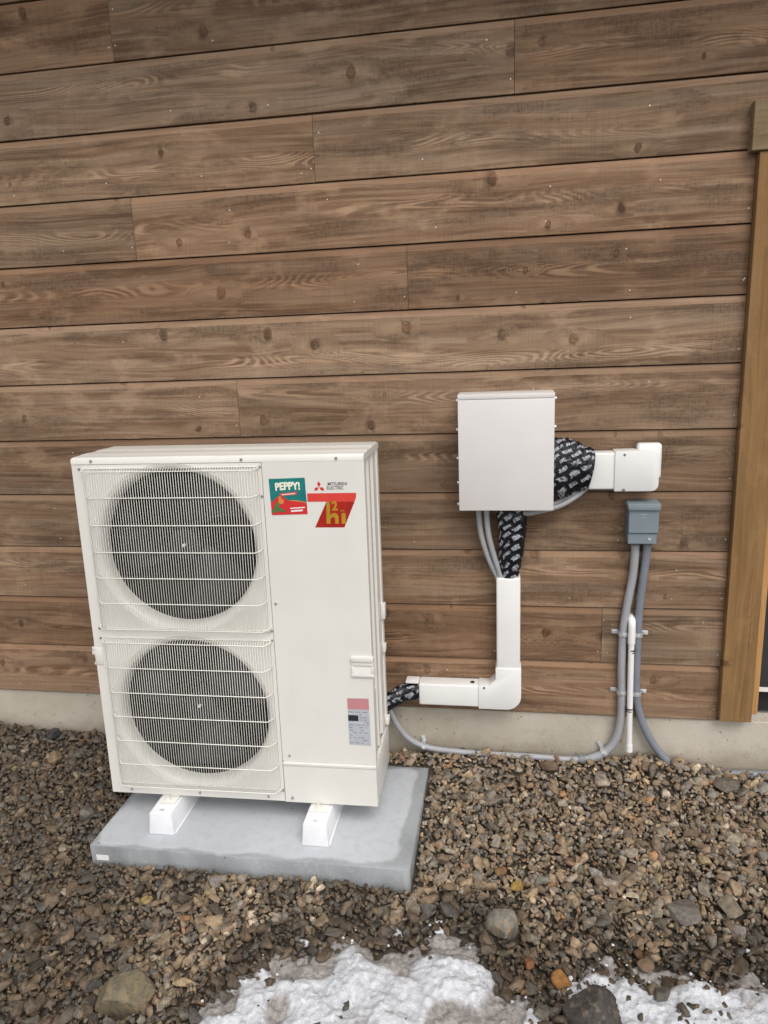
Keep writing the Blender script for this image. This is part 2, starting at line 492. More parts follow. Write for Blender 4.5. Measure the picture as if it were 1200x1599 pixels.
def make_snow():
    k = N('dirty_snow')
    p = k.n('ShaderNodeNewGeometry').outputs['Position']
    a = k.noise(p, 8, 5, .6); b = k.noise(p, 46, 5, .65); g = k.noise(p, 220, 3)
    at = k.n('ShaderNodeAttribute', attribute_name='thin')
    c = k.mix(k.rng(b, .3, .7), (.50, .51, .54), (.74, .75, .78))
    ice = k.rng(k.math('ADD', at.outputs['Fac'], k.math('MULTIPLY', k.math('SUBTRACT', a, .5), 2.6)), .12, .75)
    c = k.mix(k.math('MULTIPLY', ice, .85), c, k.mix(k.rng(b, .35, .65), (.20, .17, .145), (.37, .335, .31)))
    c = k.mix(k.math('MULTIPLY', k.rng(g, .66, .75), .6), c, (.20, .17, .14))
    k.bump(k.math('ADD', k.math('MULTIPLY', b, 1.5), g), .6, .008)
    k.b.inputs['Subsurface Weight'].default_value = .15
    k.b.inputs['Subsurface Radius'].default_value = (.02, .022, .026)
    k.b.inputs['Subsurface Scale'].default_value = .4
    return k.done(c, k.rng(ice, 0, 1, .75, .35), 0, .4)
M['snow'] = make_snow()
def make_glass():
    k = N('window_glass')
    return k.done((.045, .045, .045), .10, 0, .4)
M['glass'] = make_glass()

# ------------------------------------------------------------------ terrain
YW = 0.58                                        # face of the siding
SLAB = (-1.553, -0.340, -0.152, 0.485, -0.036, 0.050)
def sstep(t): t = np.clip(t, 0, 1); return t*t*(3-2*t)
def ground(x, y):
    x = np.asarray(x, float); y = np.asarray(y, float)
    t = np.clip((y+.15)/.6, 0, 1)
    z = -.018+.046*t
    z = z-.022*sstep((-.15-y)/.7)
    amp = .030+.024*sstep((x-.15)/.4)+.022*sstep((-1.25-x)/.35)-.03*sstep((x-.72)/.25)
    z = z+amp*sstep((y-.40)/.16)
    z = z+.030*np.exp(-((x-.60)/.15)**2-((y-.5)/.13)**2)+.034*np.exp(-((x+.02)/.30)**2-((y-.57)/.10)**2)
    z = z+.007*np.sin(5.1*x+2.2*y)*np.cos(4.3*y-1.7*x)+.005*np.sin(11*x-7*y+1)
    return z
def axis(a, b, fine, far):
    L = [a-far, a-far*.4, a-far*.15, a-2.0, a-.6]; R_ = [b+.6, b+2.0, b+far*.15, b+far*.4, b+far]
    return np.array(L+list(np.linspace(a, b, int((b-a)/fine)+1))+R_)
gx = axis(-3.2, 2.2, .04, 90); gy = axis(-1.6, .60, .03, 90)
GX, GY = np.meshgrid(gx, gy)
GZ = ground(np.clip(GX, -4, 4), np.clip(GY, -2, .6))-.016
nx, ny = len(gx), len(gy)
idx = np.arange(nx*ny).reshape(ny, nx)
faces = np.stack([idx[:-1, :-1], idx[:-1, 1:], idx[1:, 1:], idx[1:, :-1]], -1).reshape(-1, 4)
me = bpy.data.meshes.new('ground')
me.from_pydata(np.stack([GX, GY, GZ], -1).reshape(-1, 3).tolist(), [], faces.tolist())
ground_ob = link('ground', me, M['soil'], smooth=60, label='dark damp soil under the crushed gravel along the house', cat='ground', kind='structure')

# snow patches: outlines on the ground, distance-based thickness
def poly_dist(px, py, poly):
    """signed distance, positive inside"""
    poly = np.array(poly); n = len(poly)
    d = np.full(px.shape, 1e9); inside = np.zeros(px.shape, bool)
    for i in range(n):
        a, b = poly[i], poly[(i+1) % n]
        e = b-a; w0, w1 = px-a[0], py-a[1]
        t = np.clip((w0*e[0]+w1*e[1])/(e@e), 0, 1)
        d = np.minimum(d, np.hypot(w0-t*e[0], w1-t*e[1]))
        cnd = ((a[1] > py) != (b[1] > py)) & (px < (b[0]-a[0])*(py-a[1])/(b[1]-a[1]+1e-12)+a[0])
        inside ^= cnd
    return np.where(inside, d, -d)
SNOW = [
    [(-.90, -.73), (-.86, -.655), (-.78, -.57), (-.66, -.445), (-.58, -.425), (-.52, -.375), (-.38, -.39), (-.28, -.36), (-.19, -.315), (-.10, -.315), (-.07, -.37), (-.045, -.44), (.01, -.50), (.06, -.56), (.08, -.66), (.05, -.9), (-.3, -1.5), (-1.0, -1.5), (-1.05, -.95)],
    [(.12, -.56), (.17, -.44), (.22, -.39), (.30, -.35), (.36, -.335), (.47, -.355), (.57, -.355), (.66, -.32), (.78, -.29), (1.1, -.24), (1.6, -.30), (1.6, -1.5), (.30, -1.5), (.2, -.8)],
]
class VN:
    """cheap lattice noise on arrays"""
    def __init__(s, seed): s.t = np.random.RandomState(seed).rand(256, 256)
    def __call__(s, x, y):
        xi, yi = np.floor(x).astype(int), np.floor(y).astype(int)
        fx, fy = x-xi, y-yi
        fx, fy = fx*fx*(3-2*fx), fy*fy*(3-2*fy)
        g = lambda a, b: s.t[a % 256, b % 256]
        return (g(xi, yi)*(1-fx)+g(xi+1, yi)*fx)*(1-fy)+(g(xi, yi+1)*(1-fx)+g(xi+1, yi+1)*fx)*fy
vn = VN(3)
def fbm(x, y, f, o=4):
    s = 0; a = .5
    for i in range(o): s = s+a*vn(x*f*2**i+17*i, y*f*2**i+5*i); a *= .5
    return s/(1-.5**o)
def snow_field(x, y):
    x = np.asarray(x, float); y = np.asarray(y, float)
    d1 = poly_dist(x, y, SNOW[0]); d2 = poly_dist(x, y, SNOW[1])-.012
    n1 = fbm(x, y, 17)-.5
    n2 = fbm(x+9, y, 20)-.5
    e = np.maximum(d1+n1*.15, d2+n2*.24-.012*sstep((y+.72)/.1))       # the right patch is broken up by stones
    return e
def snow_height(x, y):
    e = snow_field(x, y)
    th = .012*sstep((e+.004)/.085)
    lump = (fbm(x, y+4, 11, 2)-.5)*.034*sstep(e/.06)+(fbm(x, y+4, 30, 3)-.5)*.017*sstep(e/.05)+(fbm(x, y, 85, 3)-.5)*.015*sstep(e/.02)
    hollow = .020*np.clip(sstep((fbm(x+3, y+8, 6, 2)-.50)/.14)*sstep(e/.04)+.9*sstep((y+.47+.06*(fbm(x, y, 9)-.5))/.05)*sstep((x+.46)/.05), 0, 1)
    return e, ground(x, y)-.012+th+lump-hollow+.016*sstep((e+.012)/.045), hollow/.02
sx = np.arange(-1.2, 1.6, .0055); sy = np.arange(-1.3, -.20, .0055)
SX, SY = np.meshgrid(sx, sy)
SX = SX+(nrs.rand(*SX.shape)-.5)*.003; SY = SY+(nrs.rand(*SY.shape)-.5)*.003
E_, SZ, HOL = snow_height(SX, SY)
keep = E_ > -.012
idx = np.arange(SX.size).reshape(SX.shape)
q = np.stack([idx[:-1, :-1], idx[:-1, 1:], idx[1:, 1:], idx[1:, :-1]], -1).reshape(-1, 4)
q = q[keep.reshape(-1)[q].all(1)]
used = np.unique(q); remap = np.full(SX.size, -1); remap[used] = np.arange(len(used))
me = bpy.data.meshes.new('snow')
me.from_pydata(np.stack([SX, SY, SZ], -1).reshape(-1, 3)[used].tolist(), [], remap[q].tolist())
at = me.attributes.new('thin', 'FLOAT', 'POINT')
at.data.foreach_set('value', np.clip(HOL+.65*(1-sstep(E_/.035)), 0, 1).reshape(-1)[used].astype(np.float32))
snow_ob = link('snow', me, M['snow'], smooth=80, label='patches of dirty melting snow and grey ice on the gravel in the foreground', cat='snow', kind='stuff')

# ------------------------------------------------------------------ gravel
def ico(sub):
    b = bmesh.new(); bmesh.ops.create_icosphere(b, subdivisions=sub, radius=1.0)
    b.verts.ensure_lookup_table()
    V = np.array([v.co[:] for v in b.verts]); F = np.array([[v.index for v in f.verts] for f in b.faces]); b.free()
    return V, F
def rock_shape(V, rs, cuts=9, lo=.62, hi=1.0, jag=.04):
    """ball cut by random planes: an angular crushed stone"""
    n = rs.normal(size=(cuts, 3)); n /= np.linalg.norm(n, axis=1)[:, None]
    d = rs.uniform(lo, hi, cuts)
    dots = V@n.T
    r = np.where(dots > 1e-3, d/np.maximum(dots, 1e-3), 9).min(1)
    r = np.minimum(r, 1.12)*(1+rs.normal(size=len(V))*jag)
    P = V*r[:, None]
    return P*rs.uniform([.8, .75, .55], [1.25, 1.05, .85])
V1, F1 = ico(2); V2, F2 = ico(4)
def hull(rs, npts):
    """angular crushed stone: hull of points scattered on a squashed ball"""
    b = bmesh.new()
    q = rs.normal(size=(npts, 3)); q /= np.linalg.norm(q, axis=1)[:, None]
    q *= rs.uniform(.82, 1.12, (npts, 1))*rs.uniform([.85, .75, .55], [1.25, 1.05, .85])
    for v in q: b.verts.new(v)
    r = bmesh.ops.convex_hull(b, input=b.verts[:])
    bmesh.ops.delete(b, geom=[v for v in b.verts if not v.link_faces], context='VERTS')
    bmesh.ops.bevel(b, geom=b.edges[:], offset=.07, segments=1, profile=.5, affect='EDGES')
    bmesh.ops.triangulate(b, faces=b.faces[:])
    b.verts.index_update()
    V = np.array([v.co[:] for v in b.verts]); F = np.array([[v.index for v in f.verts] for f in b.faces]); b.free()
    return V, F
protos = [hull(nrs, nrs.randint(9, 15)) for _ in range(36)]
def rand_rot(n):
    q4 = nrs.normal(size=(n, 4)); q4 /= np.linalg.norm(q4, axis=1)[:, None]
    w, x, y, z = q4.T
    return np.stack([1-2*(y*y+z*z), 2*(x*y-z*w), 2*(x*z+y*w), 2*(x*y+z*w), 1-2*(x*x+z*z), 2*(y*z-x*w), 2*(x*z-y*w), 2*(y*z+x*w), 1-2*(x*x+y*y)], -1).reshape(n, 3, 3)
PAL = np.array([(.150, .112, .078), (.190, .143, .098), (.128, .100, .073), (.165, .145, .120), (.120, .112, .102), (.085, .072, .058), (.225, .175, .115), (.215, .125, .068), (.29, .25, .20), (.175, .110, .075)])
PW = np.array([.22, .15, .17, .19, .11, .08, .04, .010, .025, .008]); PW /= PW.sum()
def stone_colors(x, y):
    n = len(x)
    c = PAL[nrs.choice(len(PAL), n, p=PW)]*np.array((1.74, 1.71, 1.65))*nrs.uniform(.70, 1.28, (n, 1))*nrs.uniform(.975, 1.025, (n, 3))
    e = snow_field(x, y)
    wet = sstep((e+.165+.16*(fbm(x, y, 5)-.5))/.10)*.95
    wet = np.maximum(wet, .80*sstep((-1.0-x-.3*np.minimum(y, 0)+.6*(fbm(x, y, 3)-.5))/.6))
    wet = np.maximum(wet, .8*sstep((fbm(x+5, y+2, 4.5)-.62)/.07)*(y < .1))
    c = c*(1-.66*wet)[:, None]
    return np.concatenate([c, (1-wet)[:, None]], 1)
pts = []
sp = .0192
for j, yy in enumerate(np.arange(-1.02, .575, sp*.87)):
    xs = np.arange(-2.95, 1.75, sp)+(j % 2)*sp/2
    pts.append(np.stack([xs, np.full_like(xs, yy)], 1))
pts = np.concatenate(pts)
pts += nrs.uniform(-.5, .5, pts.shape)*sp*.9
rad = np.exp(nrs.normal(np.log(.0139), .36, len(pts)))
big = nrs.rand(len(pts)) < .028
rad[big] = nrs.uniform(.022, .033, big.sum())
rad = np.clip(rad, .0065, .034)
x, y = pts.T
inslab = (x > SLAB[0]-rad*.85) & (x < SLAB[1]+rad*.85) & (y > SLAB[2]-rad*.85) & (y < SLAB[3]+rad*.85)
es = snow_field(x, y)
ok = ~inslab & (y+rad*.8 < YW+.012) & ((es < .020) | (nrs.rand(len(x)) < np.where(x > .1, .30*(es < .12)+.05, .010)))
pts, rad = pts[ok], rad[ok]; x, y = pts.T
z = ground(x, y)+rad*nrs.uniform(-.35, .45, len(x))
esn, hsn, _ = snow_height(x, y)
onsnow = esn > .020
z = np.where(onsnow, hsn+rad*nrs.uniform(-.4, .15, len(rad)), z)
fn = 9000                                           # fines lying between the stones
fx_, fy_ = nrs.uniform(-2.9, 1.7, fn), nrs.uniform(-1.0, YW-.01, fn)
fk = ~((fx_ > SLAB[0]-.008) & (fx_ < SLAB[1]+.008) & (fy_ > SLAB[2]-.008) & (fy_ < SLAB[3]+.008)) & (snow_field(fx_, fy_) < .01)
fr = nrs.uniform(.004, .0075, fk.sum())
pts = np.concatenate([pts, np.stack([fx_[fk], fy_[fk]], 1)]); z = np.concatenate([z, ground(fx_[fk], fy_[fk])+nrs.uniform(.002, .014, fk.sum())]); rad = np.concatenate([rad, fr])
grit = np.stack([nrs.uniform(-.95, 1.2, 2600), nrs.uniform(-.95, -.28, 2600)], 1)      # small dark grit lying on the snow
ge, gh, _ = snow_height(grit[:, 0], grit[:, 1])
gk = (ge > .0) & (nrs.rand(2600) < np.where(grit[:, 0] > .1, .8, .22)*np.exp(-np.maximum(ge, 0)/.09))
gr_ = np.exp(nrs.normal(np.log(.0042), .4, gk.sum()))
pts = np.concatenate([pts, grit[gk]]); rad = np.concatenate([rad, gr_]); z = np.concatenate([z, gh[gk]+gr_*.2]); x, y = pts.T
ROCKS = [  # x, y, (half sizes), turn, colour, dry, label
    (-1.13, -.690, (.090, .066, .066), .35, 'boulder', 'large tan weathered boulder half sunk in gravel left of the snow'),
    (-.012, -.310, (.055, .050, .060), .9, 'striped', 'angular grey rock with orange bands at the upper edge of the snow'),
    (.235, -.585, (.085, .060, .060), .1, 'capped', 'dark wet rock with a pale tan face between the two snow patches'),
    (.568, -.170, (.052, .060, .024), .5, (.165, .150, .130, 1), 'flat grey rock lying on gravel, left of the paler tan one at right'),
    (.722, -.140, (.052, .045, .03), 1.2, (.215, .180, .135, 1), 'smooth pale tan rock lying on gravel near the right edge'),
    (.030, -.118, (.027, .024, .02), .3, (.40, .27, .08, 1), 'small bright yellow stone lying above the banded rock'),
    (-2.05, .400, (.036, .034, .030), .2, (.215, .155, .095, 1), 'tan three cornered stone in the gravel left of the heat pump'),
    (-2.135, .535, (.034, .026, .034), .5, (.052, .050, .050, 1), 'dark grey stone leaning against the foundation at the left edge'),
    (-1.70, .060, (.034, .034, .028), 1.0, (.150, .138, .120, 1), 'grey angular stone beside the left edge of the concrete pad'),
    (.155, -.480, (.032, .030, .026), .7, (.30, .145, .045, 1), 'rounded orange stone in the dark gap between the snow patches'),
    (.822, .200, (.036, .026, .02), .2, (.34, .29, .22, 1), 'pale cream flat stone in the gravel at right'),
    (.410, -.390, (.028, .028, .024), .9, (.17, .115, .075, 1), 'brown square stone sitting in the right snow patch'),
    (.170, .505, (.044, .030, .030), .3, (.150, .105, .072, 1), 'brown stone resting against the conduit below the junction box'),
    (.870, .480, (.060, .042, .026), .2, (.150, .130, .105, 1), 'broad grey brown slab of stone near the foundation at the right edge'),
    (-.030, -.055, (.026, .022, .018), .6, (.22, .125, .060, 1), 'rust brown stone in the gravel right of the concrete pad'),
    (-.815, -.225, (.020, .036, .018), .15, (.20, .16, .115, 1), 'long narrow tan stone in front of the concrete pad'),
    (-1.245, -.330, (.026, .024, .020), .4, (.30, .215, .09, 1), 'yellow tan stone in the gravel in front of the pad, below its left part'),
    (.062, -.430, (.020, .018, .02), .8, (.20, .085, .045, 1), 'small red brown stone wedged beside the left snow patch'),
]
for rx, ry, hs_, *_ in ROCKS:
    dm = np.hypot((x-rx)/hs_[0], (y-ry)/hs_[1])
    z = np.where(dm < .95, z-.03, z)
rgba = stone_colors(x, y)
# the ones that show largest become parts of the ground, the rest one mass
Rm = np.array(cam.rotation_euler.to_matrix()); C0 = np.array(cam.location)
def on_screen(px, py, pz):
    v = (np.stack([px, py, pz], -1)-C0)@Rm
    f = 1153.1
    return 600+f*v[:, 0]/-v[:, 2], 800-f*v[:, 1]/-v[:, 2], f/-v[:, 2]
uu, vv, ss = on_screen(x, y, z)
score = np.where((uu > -10) & (uu < 1210) & (vv > 0) & (vv < 1610), rad*ss, 0)
order = np.argsort(-score)
top = order[:285]; rest = order[285:]
n = len(rest)
pr = nrs.randint(0, len(protos), n)
RT = rand_rot(n)
flat = np.ones((n, 3)); flat[:, 2] = nrs.uniform(.7, 1.0, n)
VL, FL, CL, off = [], [], [], 0
for pi, (pv, pf) in enumerate(protos):
    sel = np.nonzero(pr == pi)[0]
    if not len(sel): continue
    vv_ = np.einsum('nij,vj->nvi', RT[sel], pv)*flat[sel][:, None, :]*rad[rest][sel][:, None, None]+np.stack([x[rest][sel], y[rest][sel], z[rest][sel]], -1)[:, None, :]
    FL.append((pf[None]+(np.arange(len(sel))*len(pv))[:, None, None]+off).reshape(-1, 3))
    VL.append(vv_.reshape(-1, 3)); CL.append(np.repeat(rgba[rest][sel], len(pv), 0)); off += len(sel)*len(pv)
VV = np.concatenate(VL); FF = np.concatenate(FL); CC = np.concatenate(CL)
me = bpy.data.meshes.new('gravel')
me.vertices.add(len(VV)); me.vertices.foreach_set('co', VV.reshape(-1).astype(np.float32))
me.loops.add(len(FF)*3); me.loops.foreach_set('vertex_index', FF.reshape(-1).astype(np.int32))
me.polygons.add(len(FF)); me.polygons.foreach_set('loop_start', (np.arange(len(FF))*3).astype(np.int32))
me.update(calc_edges=True)
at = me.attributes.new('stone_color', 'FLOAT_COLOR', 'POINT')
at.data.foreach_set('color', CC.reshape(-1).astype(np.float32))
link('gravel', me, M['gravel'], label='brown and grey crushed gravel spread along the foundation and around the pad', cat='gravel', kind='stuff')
stone_meshes = []
for i in range(16):
    P, F_ = protos[i]
    m_ = bpy.data.meshes.new('stone'); m_.from_pydata(P.tolist(), [], F_.tolist()); m_.materials.append(M['stone'])
    stone_meshes.append(m_)
for i in top:
    o = bpy.data.objects.new('stone', stone_meshes[rnd.randrange(16)])
    col.objects.link(o); o.parent = ground_ob
    o.location = (x[i], y[i], z[i]+rad[i]*.15)
    o.rotation_euler = (rnd.uniform(-.5, .5), rnd.uniform(-.5, .5), rnd.uniform(0, 6.28))
    s_ = rad[i]; o.scale = (s_, s_, s_*.85)
    o.color = rgba[i]
for rx, ry, hs_, turn, c_, lab in ROCKS:
    P = rock_shape(V2, nrs, 12, .60, 1.0, .007)
    P = P/np.abs(P).max(0)*np.array(hs_)
    m_ = bpy.data.meshes.new('rock'); m_.from_pydata(P.tolist(), [], F2.tolist())
    mm = M[c_] if isinstance(c_, str) else M['stone']
    o = link('rock', m_, mm, smooth=26, label=lab, cat='rock')
    o.location = (rx, ry, float(ground(rx, ry))+hs_[2]*.45); o.rotation_euler = (rnd.uniform(-.12, .12), rnd.uniform(-.12, .12), turn)
    if not isinstance(c_, str): o.color = c_
cr_ = np.stack([nrs.uniform(-1.0, 1.2, 9000), nrs.uniform(-.95, -.25, 9000)], 1)
ce, chh, _ = snow_height(cr_[:, 0], cr_[:, 1])
ck = (ce > -.010) & (ce < .10) & (nrs.rand(9000) < .14*np.exp(-np.abs(ce-.01)/.022))
cb = bmesh.new(); crumb = [rock_shape(V1, nrs, 9, .75, 1.05, .04) for _ in range(6)]
for (qx, qy), qh in zip(cr_[ck], chh[ck]):
    q_ = rnd.uniform(.002, .006) if rnd.random() < .85 else rnd.uniform(.006, .010)
    pv, pf = crumb[rnd.randrange(6)], F1
    vs_ = [cb.verts.new((qx+v[0]*q_, qy+v[1]*q_, max(qh, float(ground(qx, qy))+.006)+q_*(.3+v[2]))) for v in pv]
    for f in pf: cb.faces.new([vs_[i] for i in f])
build('snow_crumbs', cb, M['snow'], snow_ob, smooth=70, kind='stuff')
# crumbs of snow beside the patches
for i, (cx_, cy_, s_, lab) in enumerate([(-.355, -.335, .024, 'white snow lump at the top of the left patch'),
        (-.22, -.325, .013, 'small snow crumb on grey ice at the top of the left patch'),
        (-.655, -.43, .016, 'pointed snow lump on the left tip of the left patch')]):
    P = rock_shape(V1, nrs, 8, .7, 1.0, .03)*s_*np.array((1.3, 1, 1.2))
    m_ = bpy.data.meshes.new('snow_lump'); m_.from_pydata(P.tolist(), [], F1.tolist())
    o = link('snow_lump', m_, M['snow'], smooth=70, label=lab, cat='snow lump', group='snow lumps')
    o.location = (cx_, cy_, float(snow_height(cx_, cy_)[1])+s_*.5)

# ------------------------------------------------------------------ house
house = empty('house', (0, YW, 0), label='brown timber clad house wall on a low concrete foundation', cat='house')
HR = .2401; Z0 = .2813
bm = bmesh.new(); box(bm, -5.2, .855, .0212, .16, .27, 3.75); box(bm, .855, 3.2, .0212, .16, 2.50, 3.75); box(bm, 3.2, 5, .021, .16, .27, 3.75)
siding = build('siding_wall', bm, M['inside'], house)
JOINTS = {0: [-3.1, -.3], 1: [-2.9, .376], 2: [-3.4], 3: [-2.8], 4: [-3.9], 5: [-4.1, -1.098], 6: [-3.2], 7: [-3.0, -.379], 8: [-4.2, -1.474], 9: [-3.6, -.719, 1.9], 10: [-3.3, .022, 2.6], 11: [-4.0, -1.479, 1.5], 12: [-2.9, -.2, 2.2], 13: [-3.7, .5]}
JOINTS[0] = [-3.1]
nails = bmesh.new()
def plank(x0, x1, row):
    z0 = Z0+row*HR
    L = x1-x0
    dy = rnd.uniform(-.0012, .0012)
    k = HR
    prof = [(.0205, .0018), (.0010, .0018), (.0, .0030), (.0, k-.0265), (.0010, k-.0250), (.0062, k-.0040), (.0085, k-.0022), (.0205, k-.0018)]
    b = bmesh.new()
    segs = max(2, int(L/.25))
    rows = []
    ph = rnd.uniform(0, 6)
    for i in range(segs+1):
        xx = -L/2+.0008+(L-.0016)*i/segs
        w = .0006*math.sin(xx*2.1+ph)+rnd.uniform(-.0004, .0004)
        rows.append([b.verts.new((xx, yy+dy+w*(yy < .02), zz-k/2+(rnd.uniform(-.0005, .0005) if j in (1, 2) else 0))) for j, (yy, zz) in enumerate(prof)])
    for a, c in zip(rows, rows[1:]):
        for j in range(len(prof)-1):
            f = b.faces.new((a[j], c[j], c[j+1], a[j+1]))
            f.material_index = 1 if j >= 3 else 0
    b.faces.new(rows[0]); b.faces.new(rows[-1][::-1])
    bmesh.ops.recalc_face_normals(b, faces=b.faces[:])
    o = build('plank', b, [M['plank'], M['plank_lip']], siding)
    o.location = ((x0+x1)/2, 0, z0+k/2)
    xs = x0+.018
    while xs < x1:
        for fz in (.045, .175):
            if rnd.random() < .38:
                disc(nails, (xs+rnd.uniform(-.015, .015), dy-.0012, z0+fz+rnd.uniform(-.012, .012)), (0, 1, 0), .0026, .003, 6)
        xs += .405 if xs > x0+.1 else .38
    disc(nails, (x1-.014, dy-.0012, z0+.05), (0, 1, 0), .0026, .003, 6)
for row in range(14):
    xe = .8415 if Z0+row*HR < 2.42 else 5.0
    js = [-5.2]+sorted(j for j in JOINTS[row] if j < xe)+[xe]
    for a, b_ in zip(js, js[1:]): plank(a, b_, row)
    if xe < 1: plank(3.35, 5.0, row)
build('nail_heads', nails, M['zinc'], siding, kind='stuff')
bm = bmesh.new()
box(bm, -5.2, 5.0, .012, .20, -.4, .2755, .003)
build('foundation_wall', bm, M['concrete'], house)
# eave above the picture
bm = bmesh.new(); box(bm, -5.6, 5.4, -.62, .2, 3.66, 3.70)
build('eave_soffit', bm, M['soffit'], house)
bm = bmesh.new(); box(bm, -5.6, 5.4, -.645, -.621, 3.62, 3.86, .002)
build('fascia_board', bm, M['header'], house)
bm = bmesh.new(); box(bm, -5.7, 5.5, -.66, 3.0, 3.865, 3.93, .004)
build('roof', bm, M['steel_dark'], house)
# opening at the right
bm = bmesh.new()
box(bm, .9635, .9905, -.012, .10, .322, 2.425, .002)
win = build('window_frame', bm, M['raw'], house)
bm = bmesh.new(); box(bm, -.0605, .0605, -.036, .018, -1.064, 1.064, .003)
o = build('trim_board', bm, M['trim'], win); o.location = (.9025, 0, 1.362)
bm = bmesh.new(); box(bm, -1.27, 1.27, -.044, .018, -.078, .078, .003)
o = build('header_board', bm, M['header'], win); o.location = (2.083, 0, 2.5065)
bm = bmesh.new(); box(bm, -.07, .07, -.036, .018, -1.064, 1.064, .003)
o = build('trim_board', bm, M['trim'], win); o.location = (3.27, 0, 1.362)
bm = bmesh.new(); box(bm, .991, 3.198, .045, .075,   .395, .412, .001)
build('sash_rail', bm, M['duct'], win)
bm = bmesh.new(); box(bm, .991, 3.198, .052, .060, .413, 2.42)
build('glass_pane', bm, M['glass'], win)
bm = bmesh.new(); box(bm, .991, 3.198, .085, .11, .29, .394)  # black panel that paints in the shade of the gap below the rail
build('gap_shade_panel', bm, M['black'], win)

# ------------------------------------------------------------------ concrete pad
bm = bmesh.new()
x0, x1, y0, y1, z0, z1 = SLAB
hx, hy, hz = (x1-x0)/2, (y1-y0)/2, (z1-z0)/2
box(bm, -hx, hx, -hy, hy, -hz-.03, hz, .0035, 2)
bmesh.ops.subdivide_edges(bm, edges=[e for e in bm.edges if e.calc_length() > .3], cuts=24, use_grid_fill=True)
for v in bm.verts:
    v.co += Vector((rnd.gauss(0, .0007), rnd.gauss(0, .0007), rnd.gauss(0, .0004)))
pad = build('concrete_pad', bm, M['slab'], smooth=50, label='pale grey concrete pad lying in the gravel under the heat pump', cat='concrete pad')
pad.location = ((x0+x1)/2, (y0+y1)/2, (z0+z1)/2)
bm = bmesh.new(); box(bm, -hx+.022, -hx+.072, -hy-.0022, -hy-.0008, -.018, .004)
build('label_tag', bm, M['white_print'], pad)

# ------------------------------------------------------------------ heat pump
W, D, H = 1.0634, .327, 1.338
UO = Vector((-1.5462, .03175, .15)); UR = (-.0137, .0016, .02135)
hp = empty('heat_pump', UO, UR, label='tall ivory outdoor heat pump unit with two round fan grilles on a concrete pad', cat='heat pump')
XS = .705                                           # seam between the fan side and the service side
FX, FZ, RT_, RF = .366, (.997, .352), .287, .3145
bm = bmesh.new()
# left side, back and bottom of the case
box(bm, .0, .004, .004, D, .0, 1.31); box(bm, .004, W-.03, D-.004, D, .0, 1.31); box(bm, .004, W-.004, .004, D-.004, .0, .004)
# right side: pleated sheet above the seam, plain below
prof = [(0, W-.001), (.030, W-.001), (.034, W-.007), (.075, W-.007), (.085, W-.018), (.120, W-.018), (.130, W-.007), (.165, W-.007), (.175, W-.018), (.215, W-.018), (.225, W-.007), (D-.035, W-.007), (D-.030, W-.002), (D, W-.002)]
lo = [bm.verts.new((px, py+.001, .178)) for py, px in prof]; hi = [bm.verts.new((px, py+.001, 1.311)) for py, px in prof]
for i in range(len(prof)-1): bm.faces.new((lo[i], lo[i+1], hi[i+1], hi[i]))
box(bm, W-.012, W-.0005, .001, D, .002, .172, .002)
cab = build('cabinet', bm, M['ivory'], hp, smooth=25)
bm = bmesh.new(); box(bm, .006, W-.022, .20, .21, .006, 1.30); box(bm, XS-.01, XS-.004, .012, .2, .006, 1.30); box(bm, .0045, .010, .012, .2, .006, 1.30); box(bm, .01, XS-.01, .012, .2, .006, .010); box(bm, .01, XS-.01, .012, .2, 1.29, 1.30)
build('heat_exchanger', bm, M['inside'], hp)
# lid
bm = bmesh.new()
lid = [(-.0012, 1.3125), (-.0012, 1.330), (.004, 1.3365), (.020, 1.338), (.060, 1.338), (.066, 1.3395), (.115, 1.3395), (.121, 1.338), (.170, 1.338), (.176, 1.3395), (.225, 1.3395), (.231, 1.338), (D-.02, 1.338), (D, 1.334), (D, 1.3125)]
xsl = [-.0005, .006, W-.006, W+.0005]
rows = []
for i, xx in enumerate(xsl):
    dz = -.003 if i in (0, 3) else 0
    rows.append([bm.verts.new((xx, py, pz if pz < 1.32 else pz+dz)) for py, pz in lid])
for a, b_ in zip(rows, rows[1:]):
    for j in range(len(lid)-1): bm.faces.new((a[j], b_[j], b_[j+1], a[j+1]))
bm.faces.new(rows[0][::-1]); bm.faces.new(rows[-1])
for a, b_ in zip(rows, rows[1:]): bm.faces.new((a[0], a[-1], b_[-1], b_[0]))
bmesh.ops.recalc_face_normals(bm, faces=bm.faces[:])
build('top_lid', bm, M['ivory'], hp, smooth=40)
